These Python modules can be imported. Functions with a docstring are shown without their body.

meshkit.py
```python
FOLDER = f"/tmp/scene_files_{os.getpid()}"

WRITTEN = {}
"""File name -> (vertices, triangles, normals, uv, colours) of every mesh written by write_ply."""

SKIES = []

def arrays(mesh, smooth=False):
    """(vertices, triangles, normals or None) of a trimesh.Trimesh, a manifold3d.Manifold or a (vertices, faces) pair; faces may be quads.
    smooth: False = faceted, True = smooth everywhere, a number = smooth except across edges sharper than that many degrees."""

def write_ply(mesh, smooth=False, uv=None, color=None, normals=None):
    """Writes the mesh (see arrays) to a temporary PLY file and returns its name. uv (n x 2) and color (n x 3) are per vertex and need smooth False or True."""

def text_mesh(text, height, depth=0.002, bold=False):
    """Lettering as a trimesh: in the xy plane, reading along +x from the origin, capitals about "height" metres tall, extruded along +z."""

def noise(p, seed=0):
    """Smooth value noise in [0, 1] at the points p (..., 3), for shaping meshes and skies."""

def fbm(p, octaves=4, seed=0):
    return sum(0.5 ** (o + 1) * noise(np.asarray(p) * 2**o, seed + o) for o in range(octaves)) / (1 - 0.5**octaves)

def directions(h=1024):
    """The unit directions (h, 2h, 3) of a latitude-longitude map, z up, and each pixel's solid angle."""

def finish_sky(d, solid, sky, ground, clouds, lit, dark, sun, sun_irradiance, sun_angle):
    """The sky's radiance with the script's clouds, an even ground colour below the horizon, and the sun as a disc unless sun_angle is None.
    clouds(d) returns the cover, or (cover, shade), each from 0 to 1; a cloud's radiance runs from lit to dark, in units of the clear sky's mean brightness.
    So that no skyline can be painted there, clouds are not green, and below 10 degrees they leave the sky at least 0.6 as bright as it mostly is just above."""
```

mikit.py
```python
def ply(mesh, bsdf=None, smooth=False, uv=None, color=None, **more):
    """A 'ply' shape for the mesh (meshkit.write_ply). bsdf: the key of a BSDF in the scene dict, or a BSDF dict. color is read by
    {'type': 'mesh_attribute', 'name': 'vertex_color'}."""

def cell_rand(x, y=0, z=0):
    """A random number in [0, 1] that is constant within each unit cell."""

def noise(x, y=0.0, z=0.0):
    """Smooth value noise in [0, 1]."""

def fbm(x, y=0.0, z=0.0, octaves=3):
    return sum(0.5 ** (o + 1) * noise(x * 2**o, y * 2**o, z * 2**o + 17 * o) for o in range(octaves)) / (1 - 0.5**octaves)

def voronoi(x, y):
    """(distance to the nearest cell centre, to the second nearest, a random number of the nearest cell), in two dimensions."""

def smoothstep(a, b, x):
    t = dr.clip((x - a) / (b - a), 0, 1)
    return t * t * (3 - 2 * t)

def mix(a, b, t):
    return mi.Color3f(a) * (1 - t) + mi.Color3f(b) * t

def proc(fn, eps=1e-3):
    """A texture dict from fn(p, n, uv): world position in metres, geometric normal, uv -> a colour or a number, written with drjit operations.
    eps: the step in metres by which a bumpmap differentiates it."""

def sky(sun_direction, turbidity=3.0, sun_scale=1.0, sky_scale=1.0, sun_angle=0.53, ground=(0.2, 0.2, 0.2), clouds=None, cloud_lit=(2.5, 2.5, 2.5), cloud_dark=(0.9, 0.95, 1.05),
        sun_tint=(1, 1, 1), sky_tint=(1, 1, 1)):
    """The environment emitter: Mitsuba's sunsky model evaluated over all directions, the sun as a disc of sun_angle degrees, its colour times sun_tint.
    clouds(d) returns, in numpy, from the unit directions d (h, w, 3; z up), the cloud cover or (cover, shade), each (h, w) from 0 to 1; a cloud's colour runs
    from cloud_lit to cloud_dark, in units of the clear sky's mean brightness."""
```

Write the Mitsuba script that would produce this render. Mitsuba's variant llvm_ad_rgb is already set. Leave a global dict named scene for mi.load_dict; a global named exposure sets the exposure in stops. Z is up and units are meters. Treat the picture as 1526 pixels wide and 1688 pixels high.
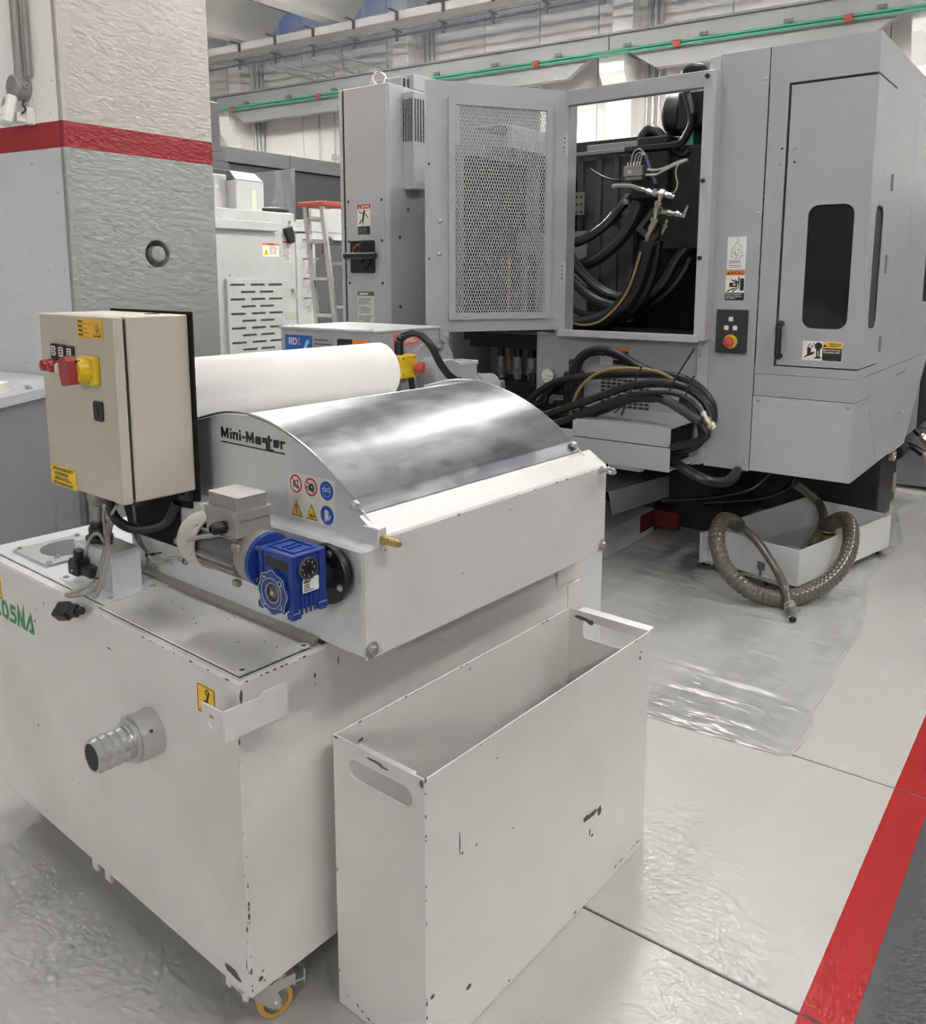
# Workshop corner: coolant tank with belt filter in front of a machining centre
import math, random
import numpy as np, trimesh, drjit as dr
import mitsuba as mi
import mikit, meshkit
from mikit import fbm, noise, smoothstep, mix, proc
from shapely.geometry import Polygon, Point, box as sbox, LineString
from shapely import affinity
from shapely.ops import unary_union

rng = random.Random(7)
T = mi.ScalarTransform4f
scene, labels = {}, {}

# ------------------------------------------------------------------ camera
EYE, YAW, PITCH, ROLL, FOCAL, PPX, PPY = np.array([0, 0, 1.6]), 0.6440, 0.1553, 0.0011, 1402.03, 765.89, 676.65
_f = np.array([math.cos(PITCH) * math.cos(YAW), math.cos(PITCH) * math.sin(YAW), -math.sin(PITCH)])
_r = np.array([math.sin(YAW), -math.cos(YAW), 0])
_u = np.cross(_r, _f)
_u = -_r * math.sin(ROLL) + _u * math.cos(ROLL)
scene['camera'] = {
    'type': 'perspective', 'fov_axis': 'x', 'fov': math.degrees(2 * math.atan(763 / FOCAL)),
    'principal_point_offset_x': -(PPX - 763) / 1526, 'principal_point_offset_y': -(PPY - 844) / 1688,
    'near_clip': 0.05, 'far_clip': 200,
    'to_world': T().look_at(origin=EYE.tolist(), target=(EYE + _f).tolist(), up=_u.tolist())}

# ------------------------------------------------------------------ sky, lamps, exposure
exposure = 0.0
scene['sky'] = mikit.sky([0.3, -0.6, 0.25], turbidity=3.0, sun_scale=0.0, sky_scale=6.5, sky_tint=(0.5, 0.7, 1.3))
LAMP_Z = 5.75
LAMP_POWER, LAMP_TINT = 55.0, (1.0, 0.985, 0.955)
UNSEEN_LAMPS = [(1.2, -2.6, 3.0, 1.0), (6.0, -2.4, 3.0, 0.9), (2.3, 2.4, 3.0, 0.6), (6.0, 2.6, 3.0, 0.55), (0.8, 7.4, 3.0, 0.3), (5.5, 7.4, 3.0, 0.8), (7.9, 3.2, 3.0, 2.6), (7.8, 8.2, 3.0, 3.0), (6.6, 12.3, 3.0, 3.0), (9.5, -2.0, 3.0, 0.9), (-12.5, -4.5, 8.0, 3.4), (-12.5, 2.5, 8.0, 0.8)]  # all out of view; places and strengths chosen for the light they give

# ------------------------------------------------------------------ colours and materials
def lin(r, g, b):
    return [((c / 255) / 12.92 if c / 255 <= 0.04045 else ((c / 255 + 0.055) / 1.055) ** 2.4) for c in (r, g, b)]
def rgb(c): return {'type': 'rgb', 'value': list(c)}
def mat(name, c, rough=0.45, metal=0.0, spec=0.5, bump=None, bs=0.0, rtex=None, two=True, **k):
    b = {'type': 'principled', 'base_color': c if isinstance(c, dict) else rgb(c), 'roughness': rtex or rough, 'metallic': metal, 'specular': spec, **k}
    if bump is not None:
        b = {'type': 'bumpmap', 'arbitrary': bump, 'scale': bs, 'bsdf': b}
    scene['m_' + name] = {'type': 'twosided', 'bsdf': b} if two else b
def painted(c, amt=0.10, sc=3.0, tint=(0.55, 0.5, 0.42)):
    c = np.array(c)
    def fn(p, n, uv):
        s = smoothstep(0.5, 0.8, fbm(p.x * sc + 3, p.y * sc, p.z * sc * 0.8, 4)) * amt
        g = (fbm(p.x * 14, p.y * 14, p.z * 9, 3) - 0.5) * 0.05
        return mix(c.tolist(), (c * np.array(tint)).tolist(), s) * (1 + g)
    return proc(fn)

mat('tank', painted([0.645, 0.63, 0.60], 0.22), 0.38)
mat('hood', painted([0.62, 0.63, 0.635], 0.10), 0.36)
mat('binin', painted([0.66, 0.65, 0.62], 0.15), 0.40)
mat('chip', lin(78, 78, 78), 0.7)
mat('grey', painted([0.35, 0.352, 0.362], 0.06), 0.42)
mat('greyl', painted([0.42, 0.42, 0.425], 0.05), 0.42)
mat('greyd', painted([0.20, 0.20, 0.205], 0.10), 0.5)
mat('bench', [0.17, 0.17, 0.18], 0.5)
mat('benchtop', [0.40, 0.41, 0.43], 0.5)
mat('beige', painted([0.50, 0.46, 0.375], 0.06), 0.42)
mat('black', [0.007, 0.007, 0.0075], 0.42, spec=0.4)
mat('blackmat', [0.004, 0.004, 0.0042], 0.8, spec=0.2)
mat('deepshade', painted([0.012, 0.012, 0.0125], 0.3), 0.7, spec=0.25)  # near-black standing in for deep shade, under the machine and in the nozzle
mat('rubber', [0.008, 0.008, 0.0082], 0.33, spec=0.4)
mat('seal', [0.02, 0.02, 0.02], 0.6)
mat('blue', [0.009, 0.033, 0.185], 0.33, clearcoat=0.1)
mat('alu', [0.55, 0.55, 0.54], 0.34, 0.85)
mat('castalu', [0.25, 0.24, 0.225], 0.5, 0.3)
mat('offwhite', painted([0.46, 0.47, 0.455], 0.08), 0.45)
mat('steel', [0.58, 0.57, 0.55], 0.28, 0.95)
mat('zinc', [0.50, 0.50, 0.48], 0.35, 0.8)
mat('brass', [0.48, 0.36, 0.13], 0.38, 0.8)
mat('fitting', [0.50, 0.46, 0.34], 0.3, 0.85)
mat('cowl', [0.50, 0.48, 0.43], 0.4, 0.3)
mat('yellow', [0.66, 0.46, 0.02], 0.38)
mat('red', [0.26, 0.028, 0.026], 0.4)
mat('shadedred', [0.07, 0.010, 0.008], 0.7, spec=0.2)  # red darkened, shade under the machine put into the colour
mat('redcap', [0.50, 0.06, 0.045], 0.45)
mat('redglass', [0.28, 0.008, 0.012], 0.15, clearcoat=1.0)
mat('ivory', [0.66, 0.59, 0.46], 0.35)
mat('white', [0.74, 0.73, 0.70], 0.5)
mat('cable', [0.27, 0.26, 0.235], 0.5)
mat('yellowhose', [0.23, 0.155, 0.055], 0.5)
mat('bluetube', [0.05, 0.10, 0.2], 0.4)
mat('paleTube', [0.50, 0.49, 0.42], 0.35)
mat('roll', painted([0.74, 0.725, 0.69], 0.06, 2.0), 0.85, spec=0.2)
mat('wood', [0.40, 0.33, 0.22], 0.7)
mat('polyu', [0.42, 0.24, 0.05], 0.5)
mat('gauge', [0.7, 0.7, 0.66], 0.4)
mat('windowdark', [0.010, 0.010, 0.012], 0.12, spec=0.22)
mat('mirror', [0.5, 0.5, 0.5], 0.06, 0.9)
mat('darkmachine', painted([0.055, 0.056, 0.06], 0.3), 0.5)
mat('darkmachine2', [0.014, 0.014, 0.016], 0.5)
mat('greenpipe', [0.06, 0.30, 0.19], 0.5)
mat('redclip', [0.36, 0.06, 0.035], 0.5)
mat('pipe', [0.44, 0.44, 0.43], 0.4, 0.3)
mat('darkpipe', [0.09, 0.09, 0.095], 0.5)
mat('wallpaint', [0.80, 0.78, 0.735], 0.7, spec=0.3)
mat('unseenwall', [0.50, 0.49, 0.47], 0.7, spec=0.3)
mat('pilaster', [0.82, 0.80, 0.76], 0.65, spec=0.3)
mat('beam', [0.30, 0.30, 0.305], 0.6, spec=0.3)
mat('ceilingpaint', [0.74, 0.725, 0.68], 0.8, spec=0.2)
mat('plastictray', painted([0.60, 0.60, 0.595], 0.2), 0.42)
mat('bagplastic', [0.62, 0.62, 0.60], 0.25)
scene['m_print'] = {'type': 'twosided', 'bsdf': {'type': 'principled', 'base_color': {'type': 'mesh_attribute', 'name': 'vertex_color'}, 'roughness': 0.42, 'specular': 0.4}}
scene['m_pane'] = {'type': 'thindielectric', 'int_ior': 1.5}
mat('perspex', [0.42, 0.43, 0.42], 0.12, spec_trans=0.0)

def floor_col(p, n, uv):
    a = fbm(p.x * 0.8, p.y * 0.8, 0.0, 4)
    b = fbm(p.x * 9, p.y * 9, 1.0, 3)
    return mix([0.50, 0.49, 0.458], [0.43, 0.422, 0.394], a * 0.8) * (0.98 + 0.04 * b)
def peel(p, n, uv): return fbm(p.x * 90, p.y * 90, 0.0, 3)
mat('floor', proc(floor_col), 0.27, bump=proc(peel), bs=0.0035, spec=0.5)
def red_col(p, n, uv):
    return mix([0.37, 0.012, 0.015], [0.32, 0.010, 0.012], fbm(p.x * 5, p.y * 40, 0.0, 3))
def peel2(p, n, uv): return fbm(p.x * 60, p.y * 160, 0.0, 3)
mat('redline', proc(red_col), 0.3, bump=proc(peel2), bs=0.0015, spec=0.35)
def grit(p, n, uv): return fbm(p.x * 150, p.y * 150, 0.0, 3)
mat('gritfloor', [0.066, 0.066, 0.07], 0.36, bump=proc(grit), bs=0.008)
mat('darkstrip', [0.055, 0.056, 0.06], 0.4, bump=proc(grit), bs=0.0015)
mat('joint', [0.06, 0.058, 0.052], 0.8)
def film_col(p, n, uv):
    return mix([0.42, 0.415, 0.395], [0.31, 0.307, 0.295], smoothstep(0.3, 0.75, fbm(p.x * 2.1, p.y * 5, 0.0, 4)))
def crease(p, n, uv): return fbm(p.x * 26, p.y * 5, 0.0, 4)
mat('film', proc(film_col), 0.2, bump=proc(crease), bs=0.012, spec=0.7)
def plaster(p, n, uv): return fbm(p.x * 34 + 1.5 * fbm(p.x * 5, p.y * 5, p.z * 5, 2), p.y * 34, p.z * 40, 4)
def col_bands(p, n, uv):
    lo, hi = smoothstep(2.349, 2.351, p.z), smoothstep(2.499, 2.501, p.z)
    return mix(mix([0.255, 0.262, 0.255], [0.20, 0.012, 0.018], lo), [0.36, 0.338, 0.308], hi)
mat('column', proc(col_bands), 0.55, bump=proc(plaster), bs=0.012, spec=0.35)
def wall_bands(p, n, uv):
    lo, hi = smoothstep(2.349, 2.351, p.z), smoothstep(2.499, 2.501, p.z)
    s = smoothstep(0.90, 0.93, noise(p.x * 33, p.y * 33, p.z * 33)) * 0.3
    return mix(mix([0.58, 0.582, 0.585], [0.28, 0.022, 0.028], lo), [0.86, 0.845, 0.80], hi) * (1 - s)
mat('sidewall', proc(wall_bands), 0.55, spec=0.35)
def scratch_r(p, n, uv):
    return 0.22 + 0.2 * fbm(p.x * 7, p.y * 7, p.z * 7, 4) + 0.06 * noise(p.x * 3, p.y * 90, p.z * 90)
def scratch_c(p, n, uv):
    m = smoothstep(0.42, 0.62, fbm(p.x * 5.0 + 7, p.y * 9, p.z * 9, 5))
    f = fbm(p.x * 9, p.y * 120, p.z * 120, 3)
    return mix([0.038, 0.040, 0.049], [0.155, 0.155, 0.160], m * 0.65 + f * 0.35)
mat('dome', proc(scratch_c), rtex=proc(scratch_r), metal=0.9)
def sheet_c(p, n, uv):
    return mix([0.13, 0.135, 0.15], [0.30, 0.31, 0.33], smoothstep(0.45, 0.8, fbm(p.x * 7, p.y * 7, p.z * 1.5, 4)))
mat('sheetmetal', proc(sheet_c), 0.4, 0.5)
mat('clearhose', [0.085, 0.078, 0.055], 0.16, spec=0.7)

# ------------------------------------------------------------------ frames and mesh helpers
def frame(a):
    c, s = math.cos(a), math.sin(a)
    return np.array([[c, -s, 0, 0], [s, c, 0, 0], [0, 0, 1, 0], [0, 0, 0, 1.0]])
WORLD, FILTER, BACK = np.eye(4), frame(-0.0508), frame(0.08)
FR = WORLD
used = {}
def number(key):
    n = used.get(key, -1) + 1
    used[key] = n
    return key if n == 0 else '%s_%03d' % (key, n)
def obj(name, mesh, m, parent=None, label=None, cat=None, group=None, kind=None, smooth=35, color=None):
    key = number(name if parent is None else parent + '__' + name)
    if isinstance(mesh, list): mesh = cat_(*mesh)
    mesh = mesh.copy(); mesh.apply_transform(FR)
    if color is not None:
        scene[key] = mikit.ply(mesh, 'm_' + m, smooth=False, color=color)
    else:
        scene[key] = mikit.ply(mesh, 'm_' + m, smooth=smooth)
    L = {}
    if label: L['label'] = label
    if cat and parent is None: L['category'] = cat
    if group: L['group'] = group
    if kind: L['kind'] = kind
    if L: labels[key] = L
    return key
def thing(name, label, cat, group=None):
    key = number(name)
    labels[key] = {'label': label, 'category': cat}
    if group: labels[key]['group'] = group
    return key
def cat_(*ms): return trimesh.util.concatenate([m for m in ms if m is not None])
def box(x0, x1, y0, y1, z0, z1, r=0.0):
    x0, x1 = min(x0, x1), max(x0, x1); y0, y1 = min(y0, y1), max(y0, y1); z0, z1 = min(z0, z1), max(z0, z1)
    r = min(r, 0.45 * min(x1 - x0, y1 - y0, z1 - z0))
    if r <= 0:
        return trimesh.creation.box(bounds=[[x0, y0, z0], [x1, y1, z1]])
    P = []
    for sx, X in ((1, x0), (-1, x1)):
        for sy, Y in ((1, y0), (-1, y1)):
            for sz, Z in ((1, z0), (-1, z1)):
                P += [[X + sx * r, Y + sy * r, Z], [X + sx * r, Y, Z + sz * r], [X, Y + sy * r, Z + sz * r]]
    return trimesh.convex.convex_hull(np.array(P))
def nrm(v): v = np.asarray(v, float); return v / np.linalg.norm(v)
def basis(z):
    z = nrm(z); a = np.cross(z, [0, 0, 1.0] if abs(z[2]) < 0.95 else [1.0, 0, 0]); a = nrm(a)
    return a, np.cross(z, a), z
def place(mesh, o, ex, ey, ez):
    M = np.eye(4); M[:3, 0], M[:3, 1], M[:3, 2], M[:3, 3] = ex, ey, ez, o
    m = mesh.copy(); m.apply_transform(M)
    if np.linalg.det(M[:3, :3]) < 0: m.invert()
    return m
def lathe(prof, o, axis, n=28):
    """prof: list of (radius, height) along axis from point o"""
    prof = np.array(prof, float)
    ang = np.linspace(0, 2 * np.pi, n, endpoint=False)
    V, F = [], []
    for r, h in prof:
        V += [[r * math.cos(t), r * math.sin(t), h] for t in ang]
    for i in range(len(prof) - 1):
        for j in range(n):
            a, b = i * n + j, i * n + (j + 1) % n
            F += [[a, b, b + n], [a, b + n, a + n]]
    m = trimesh.Trimesh(np.array(V), np.array(F), process=False)
    return place(m, o, *basis(axis))
def cyl(p0, p1, r, n=20, ch=0.0, r2=None):
    p0, p1 = np.array(p0, float), np.array(p1, float); h = np.linalg.norm(p1 - p0); r2 = r if r2 is None else r2
    ch = min(ch, r * 0.5, h * 0.4)
    pr = [(0, 0), (r - ch, 0), (r, ch), (r2, h - ch), (r2 - ch, h), (0, h)] if ch > 0 else [(0, 0), (r, 0), (r2, h), (0, h)]
    return lathe(pr, p0, p1 - p0, n)
def tubeh(p0, p1, r, ri, n=24):
    p0, p1 = np.array(p0, float), np.array(p1, float); h = np.linalg.norm(p1 - p0)
    return lathe([(ri, 0), (r, 0), (r, h), (ri, h), (ri, 0)], p0, p1 - p0, n)
def hexnut(p0, axis, r, h): return lathe([(0, 0), (r, 0), (r, h), (0, h)], p0, axis, 6)
def spline(pts, k=6):
    P = np.array(pts, float); out = []
    Q = np.vstack([2 * P[0] - P[1], P, 2 * P[-1] - P[-2]])
    for i in range(1, len(Q) - 2):
        p0, p1, p2, p3 = Q[i - 1], Q[i], Q[i + 1], Q[i + 2]
        for t in np.linspace(0, 1, k, endpoint=False):
            out.append(0.5 * (2 * p1 + (p2 - p0) * t + (2 * p0 - 5 * p1 + 4 * p2 - p3) * t * t + (3 * p1 - p0 - 3 * p2 + p3) * t ** 3))
    out.append(P[-1]); return np.array(out)
def tube(pts, r, n=10, k=6, sm=True, ribs=None):
    P = spline(pts, k) if sm and len(pts) > 2 else np.array(pts, float)
    if ribs:
        d = np.r_[0, np.cumsum(np.linalg.norm(np.diff(P, axis=0), axis=1))]
        s = np.arange(0, d[-1], ribs / 8.0)
        P = np.stack([np.interp(s, d, P[:, i]) for i in range(3)], 1)
    t = np.gradient(P, axis=0)
    if ribs: t = np.stack([np.convolve(np.pad(t[:, i], 12, mode='edge'), np.ones(25) / 25, 'valid') for i in range(3)], 1)
    t /= np.linalg.norm(t, axis=1, keepdims=True) + 1e-12
    a = basis(t[0])[0]; V = []
    ang = np.linspace(0, 2 * np.pi, n, endpoint=False)
    for i in range(len(P)):
        a = a - t[i] * (a @ t[i]); a = a / np.linalg.norm(a); b = np.cross(t[i], a)
        rr = r if not ribs else r * (1.0 + 0.05 * math.cos(i * math.pi / 4))
        V += [P[i] + rr * (math.cos(q) * a + math.sin(q) * b) for q in ang]
    V += [P[0], P[-1]]; F = []; N = len(P)
    for i in range(N - 1):
        for j in range(n):
            c, d = i * n + j, i * n + (j + 1) % n
            F += [[c, d, d + n], [c, d + n, c + n]]
    for j in range(n):
        F += [[N * n, (j + 1) % n, j], [N * n + 1, (N - 1) * n + j, (N - 1) * n + (j + 1) % n]]
    return trimesh.Trimesh(np.array(V), np.array(F), process=False)
def polys(g): return [p for p in getattr(g, 'geoms', [g]) if p.geom_type == 'Polygon' and p.area > 1e-9]
def ext(g, o, eu, ev, t):
    """extrude a 2-d polygon drawn in the plane (o, eu, ev) by t along eu x ev"""
    eu, ev = nrm(eu), nrm(ev); ez = np.cross(eu, ev)
    ms = []
    for p in polys(g):
        m = trimesh.creation.extrude_polygon(p, abs(t), engine='earcut')
        if t < 0: m.apply_translation([0, 0, t])
        ms.append(m)
    return place(cat_(*ms), np.array(o, float), eu, ev, ez)
def rrect(x0, x1, y0, y1, r=0.01): return sbox(x0 + r, y0 + r, x1 - r, y1 - r).buffer(r, quad_segs=5)
def ring(p0, p1, R, r, n=26, k=10):
    """torus: centre p0, axis p1"""
    a, b, z = basis(p1); t = np.linspace(0, 2 * np.pi, n + 1)
    return tube([np.array(p0) + R * (math.cos(q) * a + math.sin(q) * b) for q in t], r, k, sm=False)
def bolt(p, nv, r=0.006, h=0.004, washer=0.0):
    p, nv = np.array(p, float), nrm(nv); ms = []
    if washer: ms.append(cyl(p, p + nv * 0.0018, washer, 18)); p = p + nv * 0.0015
    ms.append(hexnut(p, nv, r, h)); return cat_(*ms)
def dome(p, nv, r=0.006, h=0.004): return lathe([(r, 0), (r * 0.85, h * 0.6), (r * 0.45, h * 0.95), (0, h)], p, nv, 12)
def text(s, h, w=None, bold=False):
    m = meshkit.text_mesh(s, h, 0.0006, bold)
    if w: m.apply_scale([w / m.extents[0], 1, 1]); m.apply_translation([-m.bounds[0][0], 0, 0])
    return m
class Print:
    """a flat printed sticker: one thin mesh, coloured per piece; drawn in metres from its lower left corner"""
    def __init__(s, o, eu, ev):
        s.o, s.eu, s.ev = np.array(o, float), nrm(eu), nrm(ev); s.n = np.cross(s.eu, s.ev); s.m, s.c, s.lv = [], [], 0
    def add(s, m, c):
        s.m.append(m); s.c.append(np.tile(c, (len(m.vertices), 1)))
    def poly(s, g, c, lv=None):
        lv = s.lv if lv is None else lv
        for p in polys(g):
            m = trimesh.creation.extrude_polygon(p, 0.0004, engine='earcut'); m.apply_translation([0, 0, lv * 0.0004]); s.add(m, c)
        return s
    def rect(s, x0, y0, x1, y1, c, lv=1): return s.poly(sbox(x0, y0, x1, y1), c, lv)
    def text(s, t, x, y, h, c, w=None, bold=True, lv=1, ctr=False):
        m = text(t, h, w, bold)
        if ctr: x = x - m.extents[0] / 2
        m.apply_translation([x, y, lv * 0.0004]); s.add(m, c); return s
    def lines(s, x0, y1, w, n, dy, c, th=0.3, lv=1, seed=1):
        r = random.Random(seed)
        for i in range(n):
            y = y1 - i * dy; x = x0; end = x0 + w * (0.72 + 0.28 * r.random())
            while x < end:
                q = min(end - x, w * (0.06 + 0.12 * r.random()))
                s.rect(x, y - dy * th, x + q, y, c, lv); x += q + w * 0.018
        return s
    def done(s, name, parent, **k):
        m = place(cat_(*s.m), s.o, s.eu, s.ev, s.n)
        return obj(name, m, 'print', parent, color=np.vstack(s.c), **k)
WHT, BLK, YEL, ORG, REDC, BLU = lin(226, 224, 216), lin(25, 25, 26), lin(236, 190, 40), lin(226, 126, 44), lin(176, 40, 46), lin(28, 72, 160)
def tri(x, y, s): return Polygon([(x - s * .5, y), (x + s * .5, y), (x, y + s * .9)])
def arcpoly(pts, w): return LineString(pts).buffer(w / 2, cap_style=2)

# ================================================================== setting
def struct(name, mesh, m, parent=None, **k):
    return obj(name, mesh, m, parent, kind=None if parent else 'structure', **k)
# floor: base under the joints, cast slabs with open joints, the painted line and the dark floor beside it
FLY0, FLY1, FLX0, FLX1 = -9.0, 17.0, -20.0, 13.4
fl = struct('floor', box(FLX0, FLX1, FLY0, FLY1, -0.3, -0.02), 'joint')
XJ = [FLX0, -12.8, -9.15, -5.5, -1.9, 1.757, 2.806, 6.45, 10.1, FLX1]
for a, b in zip(XJ[:-1], XJ[1:]):
    struct('slab', box(a + 0.004, b - 0.004, FLY0, FLY1, -0.06, 0.0, 0.0025), 'floor', fl, smooth=False)
    struct('red_line', box(a + 0.004, b - 0.004, 0.295, 0.398, -0.0005, 0.0012), 'redline', fl, smooth=False)
    struct('border_strip', box(a + 0.004, b - 0.004, 0.262, 0.2945, -0.0005, 0.0014), 'darkstrip', fl, smooth=False)
    struct('dark_panel', box(a + 0.004, b - 0.004, FLY0, 0.2625, -0.0005, 0.003), 'gritfloor', fl, smooth=False)

# back wall with its cladding panels, pilasters with corbels, crane beam, haunches
FR = BACK
wb = struct('wall_back', box(13.32, 13.5, -9, 19, 0, 9), 'joint')
ys = [-9 + 1.0625 * i for i in range(27)]
for a, b in zip(ys[:-1], ys[1:]):
    struct('panel', box(13.28, 13.33, a + 0.006, b - 0.006, 0, 9, 0.004), 'wallpaint', wb, smooth=False)
for i, y in enumerate([18.1, 13.86, 9.61, 5.36, 1.11, -3.14, -7.39]):
    p = struct('pilaster', box(13.0, 13.3, y - 0.17, y + 0.17, 5.0, 9, 0.01), 'pilaster', wb, smooth=False)
    pc = Polygon([(13.3, 0), (12.95, 0), (12.95, 4.32), (12.62, 4.68), (12.62, 4.93), (13.3, 4.93)])
    struct('corbel', ext(pc, (0, y + 0.2, 0), (1, 0, 0), (0, 0, 1), 0.40), 'pilaster', wb, smooth=False)
    for k, (dy, r) in enumerate([(-0.36, 0.028), (-0.46, 0.035), (-0.56, 0.028)]):
        struct('duct', cyl((13.2, y + dy, 0), (13.2, y + dy, 5.9), r, 12), 'pipe', wb)
cb = struct('trim_1', box(12.5, 12.72, -8.6, 15.6, 4.935, 5.17, 0.004), 'beam', smooth=False)
for y in [13.86, 9.61, 5.36, 1.11, -3.14]:
    hp = Polygon([(y + 0.28, 4.93), (y + 0.72, 4.64), (y + 3.53, 4.64), (y + 3.97, 4.93)])
    struct('haunch', ext(hp, (12.54, 0, 0), (0, 1, 0), (0, 0, 1), 0.14), 'beam', cb, smooth=False)
    struct('splice', box(12.494, 12.502, y - 0.012, y + 0.012, 4.94, 5.165), 'darkpipe', cb)
struct('top_flange', box(12.44, 12.78, -8.6, 15.6, 5.17, 5.20), 'greyd', cb)
# green pipes along the beam
gp = thing('compressed_air_line', 'twin green pipes running along the grey crane beam high on the back wall', 'pipe')
obj('pipe', cyl((12.44, -8, 4.93), (12.44, 15.6, 4.93), 0.016, 10), 'greenpipe', gp)
obj('pipe', cyl((12.44, -8, 4.885), (12.44, 15.6, 4.885), 0.016, 10), 'greenpipe', gp)
for i in range(17):
    y = 15.2 - i * 1.13
    obj('bracket', [box(12.40, 12.5, y - 0.012, y + 0.012, 4.97, 4.985), box(12.40, 12.42, y - 0.06, y + 0.06, 4.955, 5.0)], 'darkpipe', gp)
    if i % 2 == 0: obj('coupling', cyl((12.44, y + 0.34, 4.907), (12.44, y + 0.44, 4.907), 0.047, 10), 'redclip', gp)
# cable tray, dark pipe and drop conduits on the upper wall
ct = thing('cable_tray', 'white cable tray on brackets along the top of the back wall', 'cable tray')
obj('tray', [box(12.1, 12.13, -8, 15.6, 5.86, 5.985, 0.004), box(12.1, 12.45, -8, 15.6, 5.85, 5.862)], 'pilaster', ct)
obj('lower_rail', box(12.1, 12.14, -8, 15.6, 5.69, 5.74, 0.004), 'beam', ct)
for i in range(24):
    y = 15.5 - i * 0.93
    obj('bracket', [box(11.86, 12.12, y - 0.018, y + 0.018, 5.955, 5.975), box(12.06, 12.10, y - 0.018, y + 0.018, 5.83, 5.98)], 'darkpipe', ct)
    obj('hanger', [box(11.96, 12.2, y - 0.015, y + 0.015, 5.66, 5.675), box(12.06, 12.09, y - 0.018, y + 0.018, 5.5, 5.68)], 'darkpipe', ct)
obj('dark_pipe', cyl((12.1, -8, 5.59), (12.1, 15.6, 5.59), 0.018, 10), 'darkpipe', ct, 'thin dark pipe below the tray')
for k, y in enumerate([11.75, 11.35, 10.72, 10.05]):
    obj('wall_conduit', tube([(12.15, y + 0.35, 5.66), (12.25, y + 0.33, 5.50), (12.8, y + 0.06, 5.40), (13.15, y, 5.36), (13.2, y, 5.2), (13.2, y, 2.0)], 0.017, 8, 5), 'pipe', None,
        'grey conduit bending down the back wall from the tray, %s of four' % ['leftmost', 'second from left', 'third from left', 'rightmost'][k], 'conduit', 'drop conduits')
obj('conduit_box', [cyl((13.24, 11.35, 3.92), (13.14, 11.35, 3.92), 0.055, 14)], 'pipe', None, 'small round grey box on a conduit of the back wall', 'junction box')
FR = WORLD

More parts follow.
